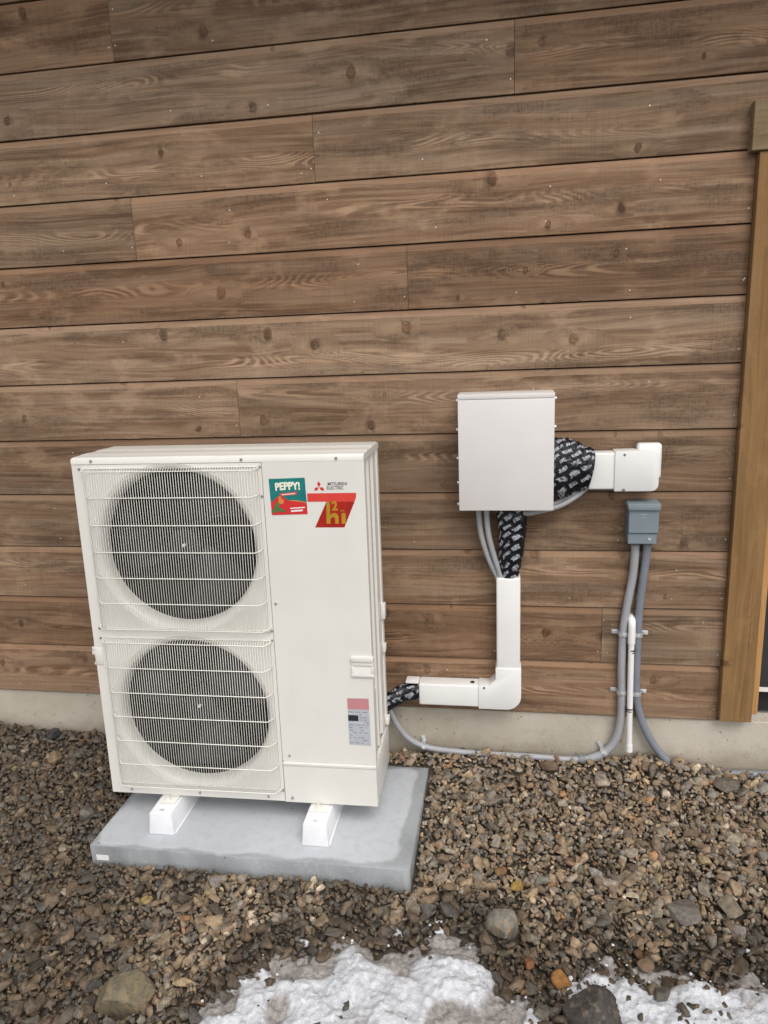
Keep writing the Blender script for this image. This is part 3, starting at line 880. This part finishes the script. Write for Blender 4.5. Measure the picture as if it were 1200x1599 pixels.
# front panel with two flared fan openings
bm = bmesh.new()
zc = [(.675, 1.3110), (.003, .675)]
NS = 96
for (za, zb), fz in zip(zc, FZ):
    rings = []
    xa, xb = .0, XS-.0006
    def rect_hit(a):
        dx, dz = math.cos(a), math.sin(a)
        t = min([((xb if dx > 0 else xa)-FX)/dx if abs(dx) > 1e-9 else 9, ((zb if dz > 0 else za)-fz)/dz if abs(dz) > 1e-9 else 9])
        return FX+t*dx, fz+t*dz
    angs = sorted(set([2*PI*k/NS for k in range(NS)]+[math.atan2(cz-fz, cx-FX) % (2*PI) for cx in (xa, xb) for cz in (za, zb)]))
    def ringv(r, yy): return [bm.verts.new((FX+r*math.cos(a), yy, fz+r*math.sin(a))) for a in angs]
    r0 = [bm.verts.new((rect_hit(a)[0], 0, rect_hit(a)[1])) for a in angs]
    seq = [r0, ringv(.3165, 0), ringv(.3148, .0010)]
    for k in range(1, 8):
        t = k/7*PI/2
        seq.append(ringv(RT_+.026*(1-math.sin(t)), .0015+.042*(1-math.cos(t))))
    seq.append(ringv(RT_, .062))
    m_ = len(angs)
    for a, b_ in zip(seq, seq[1:]):
        for k in range(m_):
            if (a[k].co-a[(k+1) % m_].co).length > 1e-6 and (b_[k].co-b_[(k+1) % m_].co).length > 1e-6:
                bm.faces.new((a[k], a[(k+1) % m_], b_[(k+1) % m_], b_[k]))
bmesh.ops.recalc_face_normals(bm, faces=bm.faces[:])
build('fan_panel', bm, M['ivory'], hp, smooth=25)
bm = bmesh.new(); box(bm, XS+.0006, W, -.001, .010, .1735, 1.3120, .0015)
build('service_panel', bm, M['ivory'], hp)
# shallow pressed field of the service panel
bm = bmesh.new()
for a in ((.765, .767, .218, .60), ): box(bm, a[0], a[1], -.0016, -.0008, a[2], a[3])
box(bm, .767, .86, -.0016, -.0008, .218, .2195)
build('pressed_line', bm, M['ivory'], hp)
bm = bmesh.new()
box(bm, XS+.0015, W, -.005, .010, .002, .158, .003); box(bm, XS+.0015, W, -.009, .010, .1582, .1725, .004)
build('lower_cover', bm, M['ivory'], hp)
# fans
blade_me = None
for gi, fz in enumerate(FZ):
    bm = bmesh.new()
    tube(bm, [(FX, .072, fz), (FX, .076, fz), (FX, .130, fz)], lambda t: .030 if t < .2 else .058, 24)
    fan = build('fan', bm, M['fan_hub'], hp, smooth=40)
    bm = bmesh.new(); disc(bm, (FX, .062, fz), (0, 1, 0), .0065, .012, 10)
    build('hub_nut', bm, M['white_print'], fan)
    for kb in range(3):
        b = bmesh.new()
        a0 = math.radians((-40, -62)[gi]+120*kb)
        g = []
        for i in range(9):
            r = .052+(.278-.052)*i/8
            span = math.radians(46+18*(i/8))
            row = []
            for j in range(13):
                t = j/12
                ang = a0+span*(t-.5)-.5*(i/8)
                yy = .078+.060*t+.012*math.sin(t*PI)
                row.append(b.verts.new((FX+r*math.cos(ang), yy, fz+r*math.sin(ang))))
            g.append(row)
        for p_, q_ in zip(g, g[1:]):
            for j in range(12): b.faces.new((p_[j], q_[j], q_[j+1], p_[j+1]))
        r_ = bmesh.ops.solidify(b, geom=b.faces[:], thickness=.003)
        bmesh.ops.recalc_face_normals(b, faces=b.faces[:])
        build('blade', b, M['fan'], fan, smooth=50)
# wire guards
GR = [(.690, 1.300, [1.290, 1.196, 1.096, .997, .900, .803, .703]), (.046, .660, [.649, .549, .449, .351, .251, .152, .056])]
for z0, z1, bars in GR:
    bm = bmesh.new()
    nw = 68
    xa, xb = .050, .690
    for i in range(nw):
        xx = xa+(xb-xa)*i/(nw-1)
        edge = min(i, nw-1-i)
        yo = -.034 if edge > 3 else -.034*(.45+.17*edge)
        P = [(xx, .002, z1-.004), (xx, yo*.55, z1-.001), (xx, yo, z1-.016), (xx, yo, (z0+z1)/2), (xx, yo, z0+.016), (xx, yo*.55, z0+.001), (xx, .002, z0+.004)]
        tube(bm, P, .00115, 5, False)
    g = build('fan_grille', bm, M['ivory_wire'], hp, smooth=80)
    for k, zb in enumerate(bars):
        ins = .0 if k in (0, 6) else .012
        P = [(.040+ins, .002, zb+.006), (.044+ins, -.018, zb+.003), (.062+ins, -.0375, zb), (.37, -.0380, zb), (.676-ins*.6, -.0375, zb), (.692-ins*.6, -.020, zb+.003), (.697-ins*.6, .002, zb+.006)]
        b = bmesh.new(); tube(b, P, .0020, 6)
        build('crossbar', b, M['ivory_wire'], g, smooth=80)
    b = bmesh.new()
    for zz in (z1-.004, z0+.004): tube(b, [(.044, -.002, zz), (.693, -.002, zz)], .0016, 6)
    for xx in (.043, .694): tube(b, [(xx, -.004, z0), (xx, -.004, z1)], .0020, 6)
    build('grille_rim', b, M['ivory_wire'], g, smooth=80)
# screws
b = bmesh.new(); tube(b, [(0, .004, 0), (0, -.0015, 0), (0, -.0030, 0)], lambda t: .0046 if t < .7 else .0030, 10)
sme = bpy.data.meshes.new('screw'); b.to_mesh(sme); b.free()
for sxx, szz in [(.078, 1.325), (.635, 1.323), (.969, 1.323), (.029, 1.297), (.698, 1.297), (.031, .693), (.699, .695), (.031, .654), (.698, .658), (.722, .799), (.083, .020), (.364, .020), (.640, .020), (.736, .024), (.734, .197), (.699, .050), (.699, 1.193)]:
    o = link('screw', sme, M['screw'], hp)
    o.location = (sxx, -.004 if szz > 1.31 else (-.0095 if (sxx > XS and szz < .15) else -.0022), szz)
# hand holds
bm = bmesh.new()
xa, xb, za, zb = .987, W+.006, .530, .604
box(bm, xa, xb, -.011, .012, zb-.020, zb, .003); box(bm, xa, xb, -.0065, .012, zb-.036, zb-.021, .003)
box(bm, xa, xa+.010, -.0085, .010, za, zb-.037, .002); box(bm, xa, xb, -.0095, .012, za-.003, za+.008, .002)
box(bm, xb-.010, xb, -.006, .014, za+.009, zb-.037, .002)
hh = build('hand_hold', bm, M['ivory'], hp, smooth=40)
bm = bmesh.new(); bm.faces.new([bm.verts.new(v) for v in ((xa+.010, -.0075, za+.0085), (xb-.010, -.0075, za+.0085), (xb-.010, -.0020, zb-.0365), (xa+.010, -.0020, zb-.0365))])
build('pocket', bm, M['ivory'], hh)
bm = bmesh.new()
box(bm, -.016, .0, .006, .05, .598, .612, .003); box(bm, -.018, .0, .006, .05, .580, .5975, .003); prism(bm, [(-.014, .545), (.0, .565), (.0, .540), (-.010, .540)], .006, .05, .001)
box(bm, -.001, .030, -.003, .001, .545, .612, .001)
build('hand_hold', bm, M['ivory'], hp, smooth=40)
bm = bmesh.new()
bm.free()
for a_, z_a, z_b in ((.010, .64, .70), (.007, .50, .53), (.010, .185, .215)):
    bm = bmesh.new(); box(bm, W-.006, W+a_, D-.05, D-.012, z_a, z_b, .003)
    build('side_clip', bm, M['ivory'], hp, smooth=40)
bm = bmesh.new(); box(bm, W-.0068, W-.0035, .038, .072, .20, .45, .001)
build('side_plate', bm, M['box'], hp)
# stickers -----------------------------------------------------------
bm = bmesh.new(); PX, PZ, PH = .7935, 1.1912, .064
rr = .035
def rot_pt(dx, dz, a=.025): return (PX+dx*math.cos(a)-dz*math.sin(a), PZ+dx*math.sin(a)+dz*math.cos(a))
sheet(bm, [rot_pt(-PH, -PH), rot_pt(PH, -PH), rot_pt(PH, PH), rot_pt(-PH, PH)], -.0018)
promo = build('promo_sticker', bm, M['teal'], hp)
bm = bmesh.new()
arc = [(-PH, -PH)]+[(PH, -PH)]+[(PH, -.028)]+[(PH-2*PH*t, -.030+.010*math.sin(t*PI*1.05)-.022*math.sin(t*2*PI)*(t > .5)+.004) for t in np.linspace(.06, .94, 14)]+[(-PH, -.016)]
sheet(bm, [rot_pt(*p_) for p_ in arc], -.0022)
build('red_hill', bm, M['red'], promo)
bm = bmesh.new()
top_ = [(PH-2*PH*t, -.030+.010*math.sin(t*PI*1.05)+.004) for t in np.linspace(0, .46, 10)]
sheet(bm, [rot_pt(a, b_+.0035) for a, b_ in top_]+[rot_pt(a, b_) for a, b_ in top_[::-1]], -.0025)
build('orange_rim', bm, M['orange'], promo)
bm = text_bm('PEPPY!', .036, *rot_pt(.001, .030), -.0026, .0016, .86, 0, .03, .006)
build('lettering', bm, M['cream'], promo)
bm = bmesh.new(); sheet(bm, [rot_pt(-.030, .012), rot_pt(.034, .016), rot_pt(.030, .006), rot_pt(-.027, .002)], -.0026)
build('red_ribbon', bm, M['red2'], promo)
bm = bmesh.new(); sheet(bm, [rot_pt(-.022, .0085), rot_pt(.026, .0115), rot_pt(.026, .0085), rot_pt(-.022, .0055)], -.0030)
sheet(bm, [rot_pt(.004, -.040), rot_pt(.056, -.038), rot_pt(.056, -.042), rot_pt(.004, -.044)], -.0030)
sheet(bm, [rot_pt(.006, -.049), rot_pt(.048, -.047), rot_pt(.048, -.053), rot_pt(.006, -.055)], -.0030)
build('print_lines', bm, M['white_print'], promo, kind='stuff')
bm = bmesh.new()     # plain leaf and bell shapes where the picture stands
for (cx_, cz_, r1, r2, an) in ((-.042, -.030, .020, .006, .9), (-.030, -.046, .018, .006, -.4), (-.052, -.050, .014, .005, .2)):
    sheet(bm, [rot_pt(cx_+r1*math.cos(t)*math.cos(an)-r2*math.sin(t)*math.sin(an), cz_+r1*math.cos(t)*math.sin(an)+r2*math.sin(t)*math.cos(an)) for t in np.linspace(0, 2*PI, 12, False)], -.0031)
build('green_leaves', bm, M['green'], promo)
bm = bmesh.new()
for (cx_, cz_, r1) in ((-.026, -.016, .010), (-.030, -.004, .006)):
    sheet(bm, [rot_pt(cx_+r1*math.cos(t), cz_+r1*math.sin(t)) for t in np.linspace(0, 2*PI, 12, False)], -.0033)
build('round_spot', bm, M['orange'], promo)
# three diamond emblem and maker's name
bm = bmesh.new(); LX, LZ, ls = .9045, 1.2225, .0118
for a in (90, 210, 330):
    a = math.radians(a); ux, uz = math.cos(a), math.sin(a); vx, vz = -uz, ux
    sheet(bm, [(LX+ux*ls*1.9*t+vx*ls*.53*s_, LZ+uz*ls*1.9*t+vz*ls*.53*s_) for t, s_ in ((.04, 0), (.5, -1), (.96, 0), (.5, 1))], -.0016)
build('emblem', bm, M['red'], hp)
bm = text_bm('MITSUBISHI', .0158, .9690, 1.2335, -.0016, .0003, .86)
join(bm, text_bm('ELECTRIC', .0158, .9605, 1.2195, -.0016, .0003, .86))
build('maker_lettering', bm, M['ink'], hp)
bm = bmesh.new(); sheet(bm, [(.861, 1.172), (.861, 1.2015), (1.033, 1.2025), (1.0315, 1.185), (1.0265, 1.1722)], -.0016)
badge = build('red_badge', bm, M['red2'], hp)
bm = bmesh.new(); sheet(bm, [(.9275, 1.1718), (1.0263, 1.1720), (.9865, 1.081), (.883, 1.081)], -.0016)
build('slanted_field', bm, M['red_dark'], badge)
bm = bmesh.new()
sheet(bm, [(.9240, 1.0945), (.9385, 1.0945), (.9390, 1.1716), (.9275, 1.1716)], -.0022)
arch = [(.9386, 1.122), (.9440, 1.1305), (.9530, 1.1325), (.9620, 1.1300), (.9675, 1.1215), (.9675, 1.0945), (.9550, 1.0945), (.9550, 1.114), (.9500, 1.119), (.9440, 1.116), (.9386, 1.110)]
sheet(bm, arch, -.0022)
sheet(bm, [(.9780, 1.0945), (.9925, 1.0945), (.9930, 1.1320), (.9785, 1.1320)], -.0022)
sheet(bm, [(.9750, 1.1380), (.9800, 1.1380), (.9800, 1.1420), (.9750, 1.1420)], -.0022); sheet(bm, [(.9830, 1.1380), (.9895, 1.1380), (.9895, 1.1420), (.9830, 1.1420)], -.0022)
join(bm, text_bm('2', .044, .9560, 1.1555, -.0022, .0016, .92))
build('lettering', bm, M['gold'], badge)
# rating label
bm = bmesh.new(); sheet(bm, [(.9655, .254), (1.0470, .251), (1.0450, .441), (.9655, .440)], -.0018)
rl = build('rating_label', bm, M['label'], hp)
bm = bmesh.new(); sheet(bm, [(.9660, .397), (1.0452, .397), (1.0448, .4405), (.9660, .4395)], -.0022)
build('header_strip', bm, M['pink'], rl)
bm = bmesh.new(); sheet(bm, [(.9665, .350), (1.004, .350), (1.004, .373), (.9665, .374)], -.0022)
build('black_block', bm, M['tie'], rl)
bm = bmesh.new()
for i in range(13):
    zz = .388-i*.0103
    xa = 1.008 if .345 < zz < .378 else .969
    while xa < 1.038:
        ln = rnd.uniform(.006, .022)
        if rnd.random() < .8: sheet(bm, [(xa, zz), (min(xa+ln, 1.043), zz), (min(xa+ln, 1.043), zz-.0036), (xa, zz-.0036)], -.0023)
        xa += ln+rnd.uniform(.003, .008)
build('print_lines', bm, M['ink_mid'], rl, kind='stuff')
# feet under the case
for fx in (.242, .842):
    bm = bmesh.new()
    box(bm, fx-.034, fx+.034, -.042, D+.02, -.0085, -.0045, .001); box(bm, fx-.034, fx+.034, .004, .010, -.0043, .002)
    disc(bm, (fx-.004, -.020, -.0044), (0, 0, 1), .010, .007, 6); disc(bm, (fx-.004, -.020, .0028), (0, 0, 1), .005, .009, 8)
    build('foot_bracket', bm, M['ivory'], hp, smooth=40)

# blocks under the feet
BH = .0885
for bx, lab in ((-1.304, 'white plastic support block under the left part of the heat pump'), (-.701, 'white plastic support block under the right part of the heat pump')):
    bm = bmesh.new()
    b = bmesh.new(); bmesh.ops.create_cube(b, size=1)
    for v in b.verts:
        t = v.co.z > 0
        hw = .0430 if t else .0505
        v.co = Vector(((hw if v.co.x > 0 else -hw), (.45 if v.co.y > 0 else (0.006 if t else 0)), BH if t else .001))
    bmesh.ops.bevel(b, geom=b.edges[:], offset=.003, segments=2, profile=.5, affect='EDGES')
    join(bm, b)
    box(bm, .050, .0545, .010, .450, .0, .006, .001); box(bm, -.0545, -.050, .010, .450, .0, .006, .001)
    o = build('support_block', bm, M['block'], smooth=40, label=lab, cat='block', group='blocks under the heat pump')
    o.location = (bx, -.068, .0505); o.rotation_euler = (0, 0, .012)
    bm = bmesh.new(); box(bm, -.010, .006, .020, .032, BH, BH+.002, .0005)
    build('bolt', bm, M['zinc'], o)

# ------------------------------------------------------------------ things on the wall
DW = lambda d: YW-d
# junction box
jb = empty('junction_box', (-.0095, YW, 1.2), label='plain warm white metal junction box on the timber wall', cat='junction box')
bm = bmesh.new(); box(bm, -.171, .171, -.135, .0, .006, .436, .002)
build('back_box', bm, M['box'], jb)
bm = bmesh.new(); box(bm, -.1775, .1775, -.142, -.128, .0, .424, .0025); box(bm, -.1777, .1777, -.1424, .0, .4252, .4425, .001)
cov = build('front_cover', bm, M['box'], jb, smooth=40)
b = bmesh.new(); disc(b, (0, 0, 0), (1, 0, 0), .006, .008, 8); sm = bpy.data.meshes.new('screw'); b.to_mesh(sm); b.free()
for sx_, zz in [(-1, .31), (-1, .20), (-1, .105), (-1, .02), (1, .315), (-1, .42), (1, .42)]:
    o = link('screw', sm, M['zinc'], jb); o.location = (sx_*.1775 if sx_ > 0 else -.1855, -.110, zz)

def loft(name, stations, lab, seed, ripple=.05, n=28, steps=64):
    """lumpy wrapped bundle: stations = (centre, half width, half depth, side vector)"""
    b = bmesh.new(); rs = random.Random(seed)
    Cs = catmull([s[0] for s in stations], steps//(len(stations)-1))
    Ws = catmull([(s[1], s[2], 0) for s in stations], steps//(len(stations)-1))
    ax = [Vector(s[3]) for s in stations]
    rows = []
    m_ = len(Cs)
    for i in range(m_):
        T = (Cs[min(i+1, m_-1)]-Cs[max(i-1, 0)]).normalized()
        t = i/(m_-1)*(len(ax)-1); k = min(int(t), len(ax)-2)
        S = ax[k].lerp(ax[k+1], t-k); S = (S-T*S.dot(T)).normalized(); Q = T.cross(S)
        row = []
        for j in range(n):
            a = 2*PI*j/n
            s_ = i/(m_-1)*len(stations)
            lump = 1+.05*math.sin(3*a+seed+s_*2.3)*math.sin(s_*3.1+seed)+ripple*((s_*2.2+a/(2*PI)) % 1.0-.5)+.025*math.sin(9*a+s_*9)+rs.gauss(0, .006)
            row.append(b.verts.new(Cs[i]+S*Ws[i].x*lump*math.cos(a)+Q*Ws[i].y*lump*math.sin(a)))
        rows.append(row)
    for p_, q_ in zip(rows, rows[1:]):
        for j in range(n): b.faces.new((p_[j], p_[(j+1) % n], q_[(j+1) % n], q_[j]))
    b.faces.new(rows[0][::-1]); b.faces.new(rows[-1])
    bmesh.ops.recalc_face_normals(b, faces=b.faces[:])
    return build(name, b, M['wrap'], smooth=60, label=lab, cat='pipe bundle', group='wrapped refrigerant pipes')
vz, vx = (0, 0, 1), (1, 0, 0)
loft('wrapped_pipe', [((.10, YW-.066, 1.345), .115, .058, vz), ((.185, YW-.066, 1.350), .117, .060, vz), ((.235, YW-.063, 1.352), .107, .056, vz), ((.268, YW-.058, 1.348), .090, .050, vz), ((.308, YW-.050, 1.341), .080, .044, vz)],
     'fat black printed pipe wrap between the junction box and the white wall cover', 2)
loft('wrapped_pipe', [((.012, YW-.058, 1.30), .056, .046, vx), ((.012, YW-.058, 1.19), .059, .050, vx), ((.016, YW-.056, 1.09), .053, .047, vx), ((.010, YW-.050, 1.0), .048, .042, vx), ((.003, YW-.042, .93), .043, .034, vx), ((.0, YW-.038, .880), .036, .026, vx)],
     'black printed pipe wrap hanging from the bottom of the junction box into the duct', 5)
loft('wrapped_pipe', [((-.60, YW-.10, .318), .044, .040, vz), ((-.50, YW-.075, .350), .038, .034, vz), ((-.44, YW-.048, .376), .038, .030, vz), ((-.34, YW-.036, .383), .036, .026, vz)],
     'short black pipe wrap entering the left end of the low white duct', 8)

# line set duct
ld = empty('line_duct', (0, YW, 0), label='white plastic line duct with an elbow below the junction box, low on the wall', cat='duct')
bm = bmesh.new(); box(bm, -.0485, .0475, -.074, .0, .505, .905, .008, 3)
build('duct_cover', bm, M['duct'], ld, smooth=40)
bm = bmesh.new()
out = [(-.090, .329), (-.010, .329)]+[(-.010+.062*math.sin(t), .391-.062*math.cos(t)) for t in np.linspace(.15, PI/2, 8)]+[(.052, .517), (-.053, .517), (-.053, .465), (-.080, .4355), (-.125, .4355), (-.125, .329)]
prism(bm, out, -.079, .0, .005, 2)
build('elbow', bm, M['duct'], ld, smooth=35)
bm = bmesh.new(); box(bm, -.375, -.122, -.074, -.001, .335, .4315, .006, 3)
build('duct_cover', bm, M['duct'], ld, smooth=40)
bm = bmesh.new(); box(bm, -.432, -.376, -.012, -.001, .345, .430, .002); box(bm, -.432, -.376, -.066, -.012, .4265, .4365, .003)
build('base_channel', bm, M['duct'], ld, smooth=40)
bm = bmesh.new(); disc(bm, (-.150, -.040, .4315), (0, 0, 1), .010, .0015, 10)
build('screw', bm, M['tie'], ld)
bm = bmesh.new(); disc(bm, (-.100, -.078, .427), (0, -1, 0), .004, .004, 8)
build('screw', bm, M['tie'], ld)
# wall cover at the right of the box
wc = empty('wall_inlet_cover', (0, YW, 0), label='white plastic wall cover at the end of the fat black wrap, above the switch', cat='wall cover')
bm = bmesh.new(); box(bm, .302, .405, -.070, .0, 1.265, 1.406, .007, 3)
build('duct_cover', bm, M['duct'], wc, smooth=40)
bm = bmesh.new()
rc = .026
out = [(.396, 1.259), (.556-rc, 1.259)]+[(.556-rc+rc*math.sin(t), 1.259+rc-rc*math.cos(t)) for t in np.linspace(.2, PI/2, 6)]+[(.556-rc+rc*math.cos(t), 1.414-rc+rc*math.sin(t)) for t in np.linspace(0, PI/2, 6)]+[(.396, 1.4115)]
prism(bm, out, -.077, .0, .005, 2)
build('elbow', bm, M['duct'], wc, smooth=35)
bm = bmesh.new(); box(bm, .480, .570, -.048, -.002, 1.300, 1.436, .012, 3)
build('wall_flange', bm, M['duct'], wc, smooth=40)
bm = bmesh.new(); disc(bm, (.430, -.0795, 1.400), (0, 1, 0), .0045, .004, 8)
build('screw', bm, M['screw'], wc)
bm = bmesh.new(); disc(bm, (.430, -.0795, 1.265), (0, 1, 0), .006, .004, 8)
build('screw', bm, M['screw'], wc)

def cable(name, pts, r, mat, lab, cat, n=10, group=None, parent=None):
    b = bmesh.new(); tube(b, catmull(pts, 10), r, n)
    return build(name, b, mat, parent, smooth=60, label=lab, cat=cat, group=group)
cable('cable', [(-.118, YW-.075, 1.26), (-.116, YW-.072, 1.18), (-.106, YW-.062, 1.08), (-.078, YW-.052, .98), (-.045, YW-.046, .905), (-.030, YW-.044, .86)], .0112, M['cable'], 'left one of two grey cables from the box bottom into the duct top', 'cable')
cable('cable', [(-.086, YW-.080, 1.26), (-.085, YW-.078, 1.18), (-.078, YW-.070, 1.09), (-.058, YW-.062, 1.0), (-.033, YW-.056, .915), (-.022, YW-.05, .86)], .0112, M['cable'], 'right one of two grey cables from the box bottom, beside the hanging wrap', 'cable')
cable('cable', [(.36, YW-.03, 1.31), (.300, YW-.040, 1.268), (.252, YW-.055, 1.232), (.190, YW-.070, 1.200), (.110, YW-.080, 1.181), (.060, YW-.08, 1.176), (.020, YW-.065, 1.20)], .0105, M['cable'], 'lower of two grey cables curving under the fat wrap to the box', 'cable')
cable('cable', [(.36, YW-.03, 1.325), (.295, YW-.036, 1.283), (.250, YW-.048, 1.249), (.195, YW-.055, 1.216), (.130, YW-.062, 1.200), (.080, YW-.065, 1.24)], .0105, M['cable'], 'upper of two grey cables tucked under the fat wrap beside the box', 'cable')

# disconnect switch
ds = empty('disconnect_switch', (.507, YW, 1.05), label='small blue grey metal disconnect switch with two conduits below', cat='switch')
bm = bmesh.new(); box(bm, -.056, .056, -.062, .0, .006, .160, .003)
build('back_box', bm, M['steel_dark'], ds)
bm = bmesh.new(); box(bm, -.0535, .0565, -.080, -.0625, .046, .140, .003)
dc = build('door', bm, M['steel_grey'], ds)
bm = bmesh.new()
for zz, w_ in ((.118, .022), (.1065, .007)): box(bm, .0015-w_/2, .0015+w_/2, -.0808, -.0800, zz, zz+.0035)
build('embossed_mark', bm, M['steel_light'], dc)
bm = bmesh.new(); box(bm, -.060, .0615, -.086, .0, .1410, .163, .004); box(bm, -.057, .060, -.089, -.0865, .138, .154, .001)
build('hood', bm, M['steel_grey'], ds, smooth=40)
bm = bmesh.new(); box(bm, -.0530, .0520, -.073, -.0625, .002, .0435, .002)
build('lower_front', bm, M['steel_grey'], ds)
bm = bmesh.new(); disc(bm, (.026, -.0755, .022), (0, 1, 0), .006, .003, 10)
build('screw', bm, M['zinc'], ds)
bm = bmesh.new()
for cx_ in (-.019, .026): disc(bm, (cx_, -.030, -.012), (0, 0, 1), .021, .016, 12)
build('conduit_hub', bm, M['steel_dark'], ds, smooth=40)
# conduits
d_ = .022
P = [(.489, YW-.030, 1.045), (.489, YW-.028, .985), (.484, YW-.025, .90), (.468, YW-d_, .78), (.457, YW-d_, .67), (.456, YW-d_, .52), (.461, YW-d_, .36), (.458, YW-d_, .26), (.437, YW-d_, .175), (.392, YW-d_, .118), (.330, YW-d_, .090), (.24, YW-.024, .083), (.10, YW-.024, .086), (-.08, YW-.020, .085), (-.24, YW-.020, .090), (-.36, YW-.022, .106), (-.435, YW-.03, .150), (-.482, YW-.045, .225), (-.505, YW-.07, .30), (-.52, YW-.10, .34)]
b = bmesh.new(); cp = catmull(P, 10); tube(b, cp, lambda t: .0162 if t < .52 else .0128, 12)
cond = build('conduit', b, M['conduit'], smooth=60, label='light grey conduit curving from the switch along the foundation to the heat pump', cat='conduit')
b = bmesh.new(); tube(b, [(.322, YW-d_, .0885), (.296, YW-.023, .0845)], .0185, 12)
build('coupling', b, M['conduit2'], cond, smooth=50)
P = [(.533, YW-.030, 1.045), (.532, YW-.028, .985), (.525, YW-.026, .90), (.517, YW-.024, .80), (.514, YW-d_, .69), (.514, YW-d_, .52), (.517, YW-d_, .42), (.526, YW-d_, .345), (.550, YW-d_, .262), (.590, YW-d_, .180), (.640, YW-d_, .112), (.70, YW-.024, .065), (.80, YW-.022, .050), (.95, YW-.014, .052), (1.2, YW-.014, .055), (1.9, YW-.014, .055)]
b = bmesh.new(); tube(b, catmull(P, 10), .0158, 12)
build('conduit', b, M['conduit2'], smooth=60, label='slate grey conduit from the switch down into the gravel at right', cat='conduit')
# white drain pipe
dp = empty('drain_pipe', (.49, YW, .15), label='thin white plastic drain pipe between the two conduits', cat='pipe')
b = bmesh.new(); tube(b, [(.005, -.040, .005), (.003, -.040, .10), (.000, -.041, .30), (-.003, -.042, .50)], .0118, 14)
build('pipe', b, M['pvc'], dp, smooth=50)
b = bmesh.new(); tube(b, [(-.003, -.042, .478), (-.003, -.042, .520)], .0148, 14); tube(b, catmull([(-.003, -.042, .520), (-.003, -.041, .552), (-.003, -.034, .568), (-.003, -.018, .575), (-.003, .002, .576)], 5), .0146, 14)
build('elbow', b, M['pvc'], dp, smooth=50)
b = bmesh.new(); tube(b, [(.006, -.040, -.004), (.005, -.040, .028)], .0136, 14)
build('end_socket', b, M['pvc'], dp, smooth=50)
for zz in (.447, .188):
    b = bmesh.new(); tube(b, [(.000, -.041, zz), (.000, -.041, zz+.005)], .0134, 12); tube(b, [(.000, -.041, zz-.009), (.000, -.041, zz-.006)], .0130, 12)
    box(b, -.018, .012, -.030, -.024, zz-.003, zz+.003)
    build('tie_band', b, M['tie'], dp)
# straps
def strap(cx_, zc_, tab, lab, r=.0172, base=0.0, ang=0.0, dd=.022):
    t = empty('conduit_strap', (cx_, YW-base, zc_), (0, ang, 0), label=lab, cat='strap', group='galvanized conduit straps')
    b = bmesh.new()
    pr_ = []
    for k in range(13):
        a = PI*k/12
        pr_.append((r*math.cos(a)*1.0, -dd-r*math.sin(a)))
    pr_ = [(r, -.001)]+pr_+[(-r, -.001)]
    w_ = .009
    for rr_, off in ((0, 0),):
        o1 = [(px, py) for px, py in pr_]
        o2 = [(px*1.10, -.001+(py+.001)*1.055) for px, py in pr_]
        for (a, a2), (c_, c2) in zip(zip(o1, o2), zip(o1[1:], o2[1:])):
            vs_ = [b.verts.new((p_[0], p_[1], zz)) for zz in (-w_, w_) for p_ in (a, c_, c2, a2)]
            for f in ((0, 1, 2, 3), (7, 6, 5, 4), (3, 2, 6, 7), (0, 3, 7, 4), (1, 5, 6, 2), (4, 5, 1, 0)): b.faces.new([vs_[i] for i in f])
    bmesh.ops.recalc_face_normals(b, faces=b.faces[:])
    x_ = tab*r
    box(b, min(x_, x_+tab*.026), max(x_, x_+tab*.026), -.0045, -.001, -w_, w_, .001)
    build('saddle', b, M['zinc'], t)
    b = bmesh.new(); disc(b, (x_+tab*.015, -.010, 0), (0, 1, 0), .0052, .006, 6)
    disc(b, (0, -dd-r*1.09-.004, 0), (0, 1, 0), .0040, .005, 6)
    build('screw', b, M['zinc'], t)
strap(.457, .662, -1, 'upper galvanized strap on the light grey conduit')
strap(.514, .660, 1, 'upper galvanized strap on the slate grey conduit', .0168)
strap(.4595, .405, -1, 'lower galvanized strap on the light grey conduit')
strap(.5185, .402, 1, 'lower galvanized strap on the slate grey conduit', .0168)
strap(.400, .125, -1, 'galvanized strap where the light grey conduit bends left on the foundation', .0170, -.010, math.radians(50), .031)
strap(-.365, .107, 1, 'galvanized strap on the thin grey conduit beside the heat pump', .0138, -.010, math.radians(-105), .031)
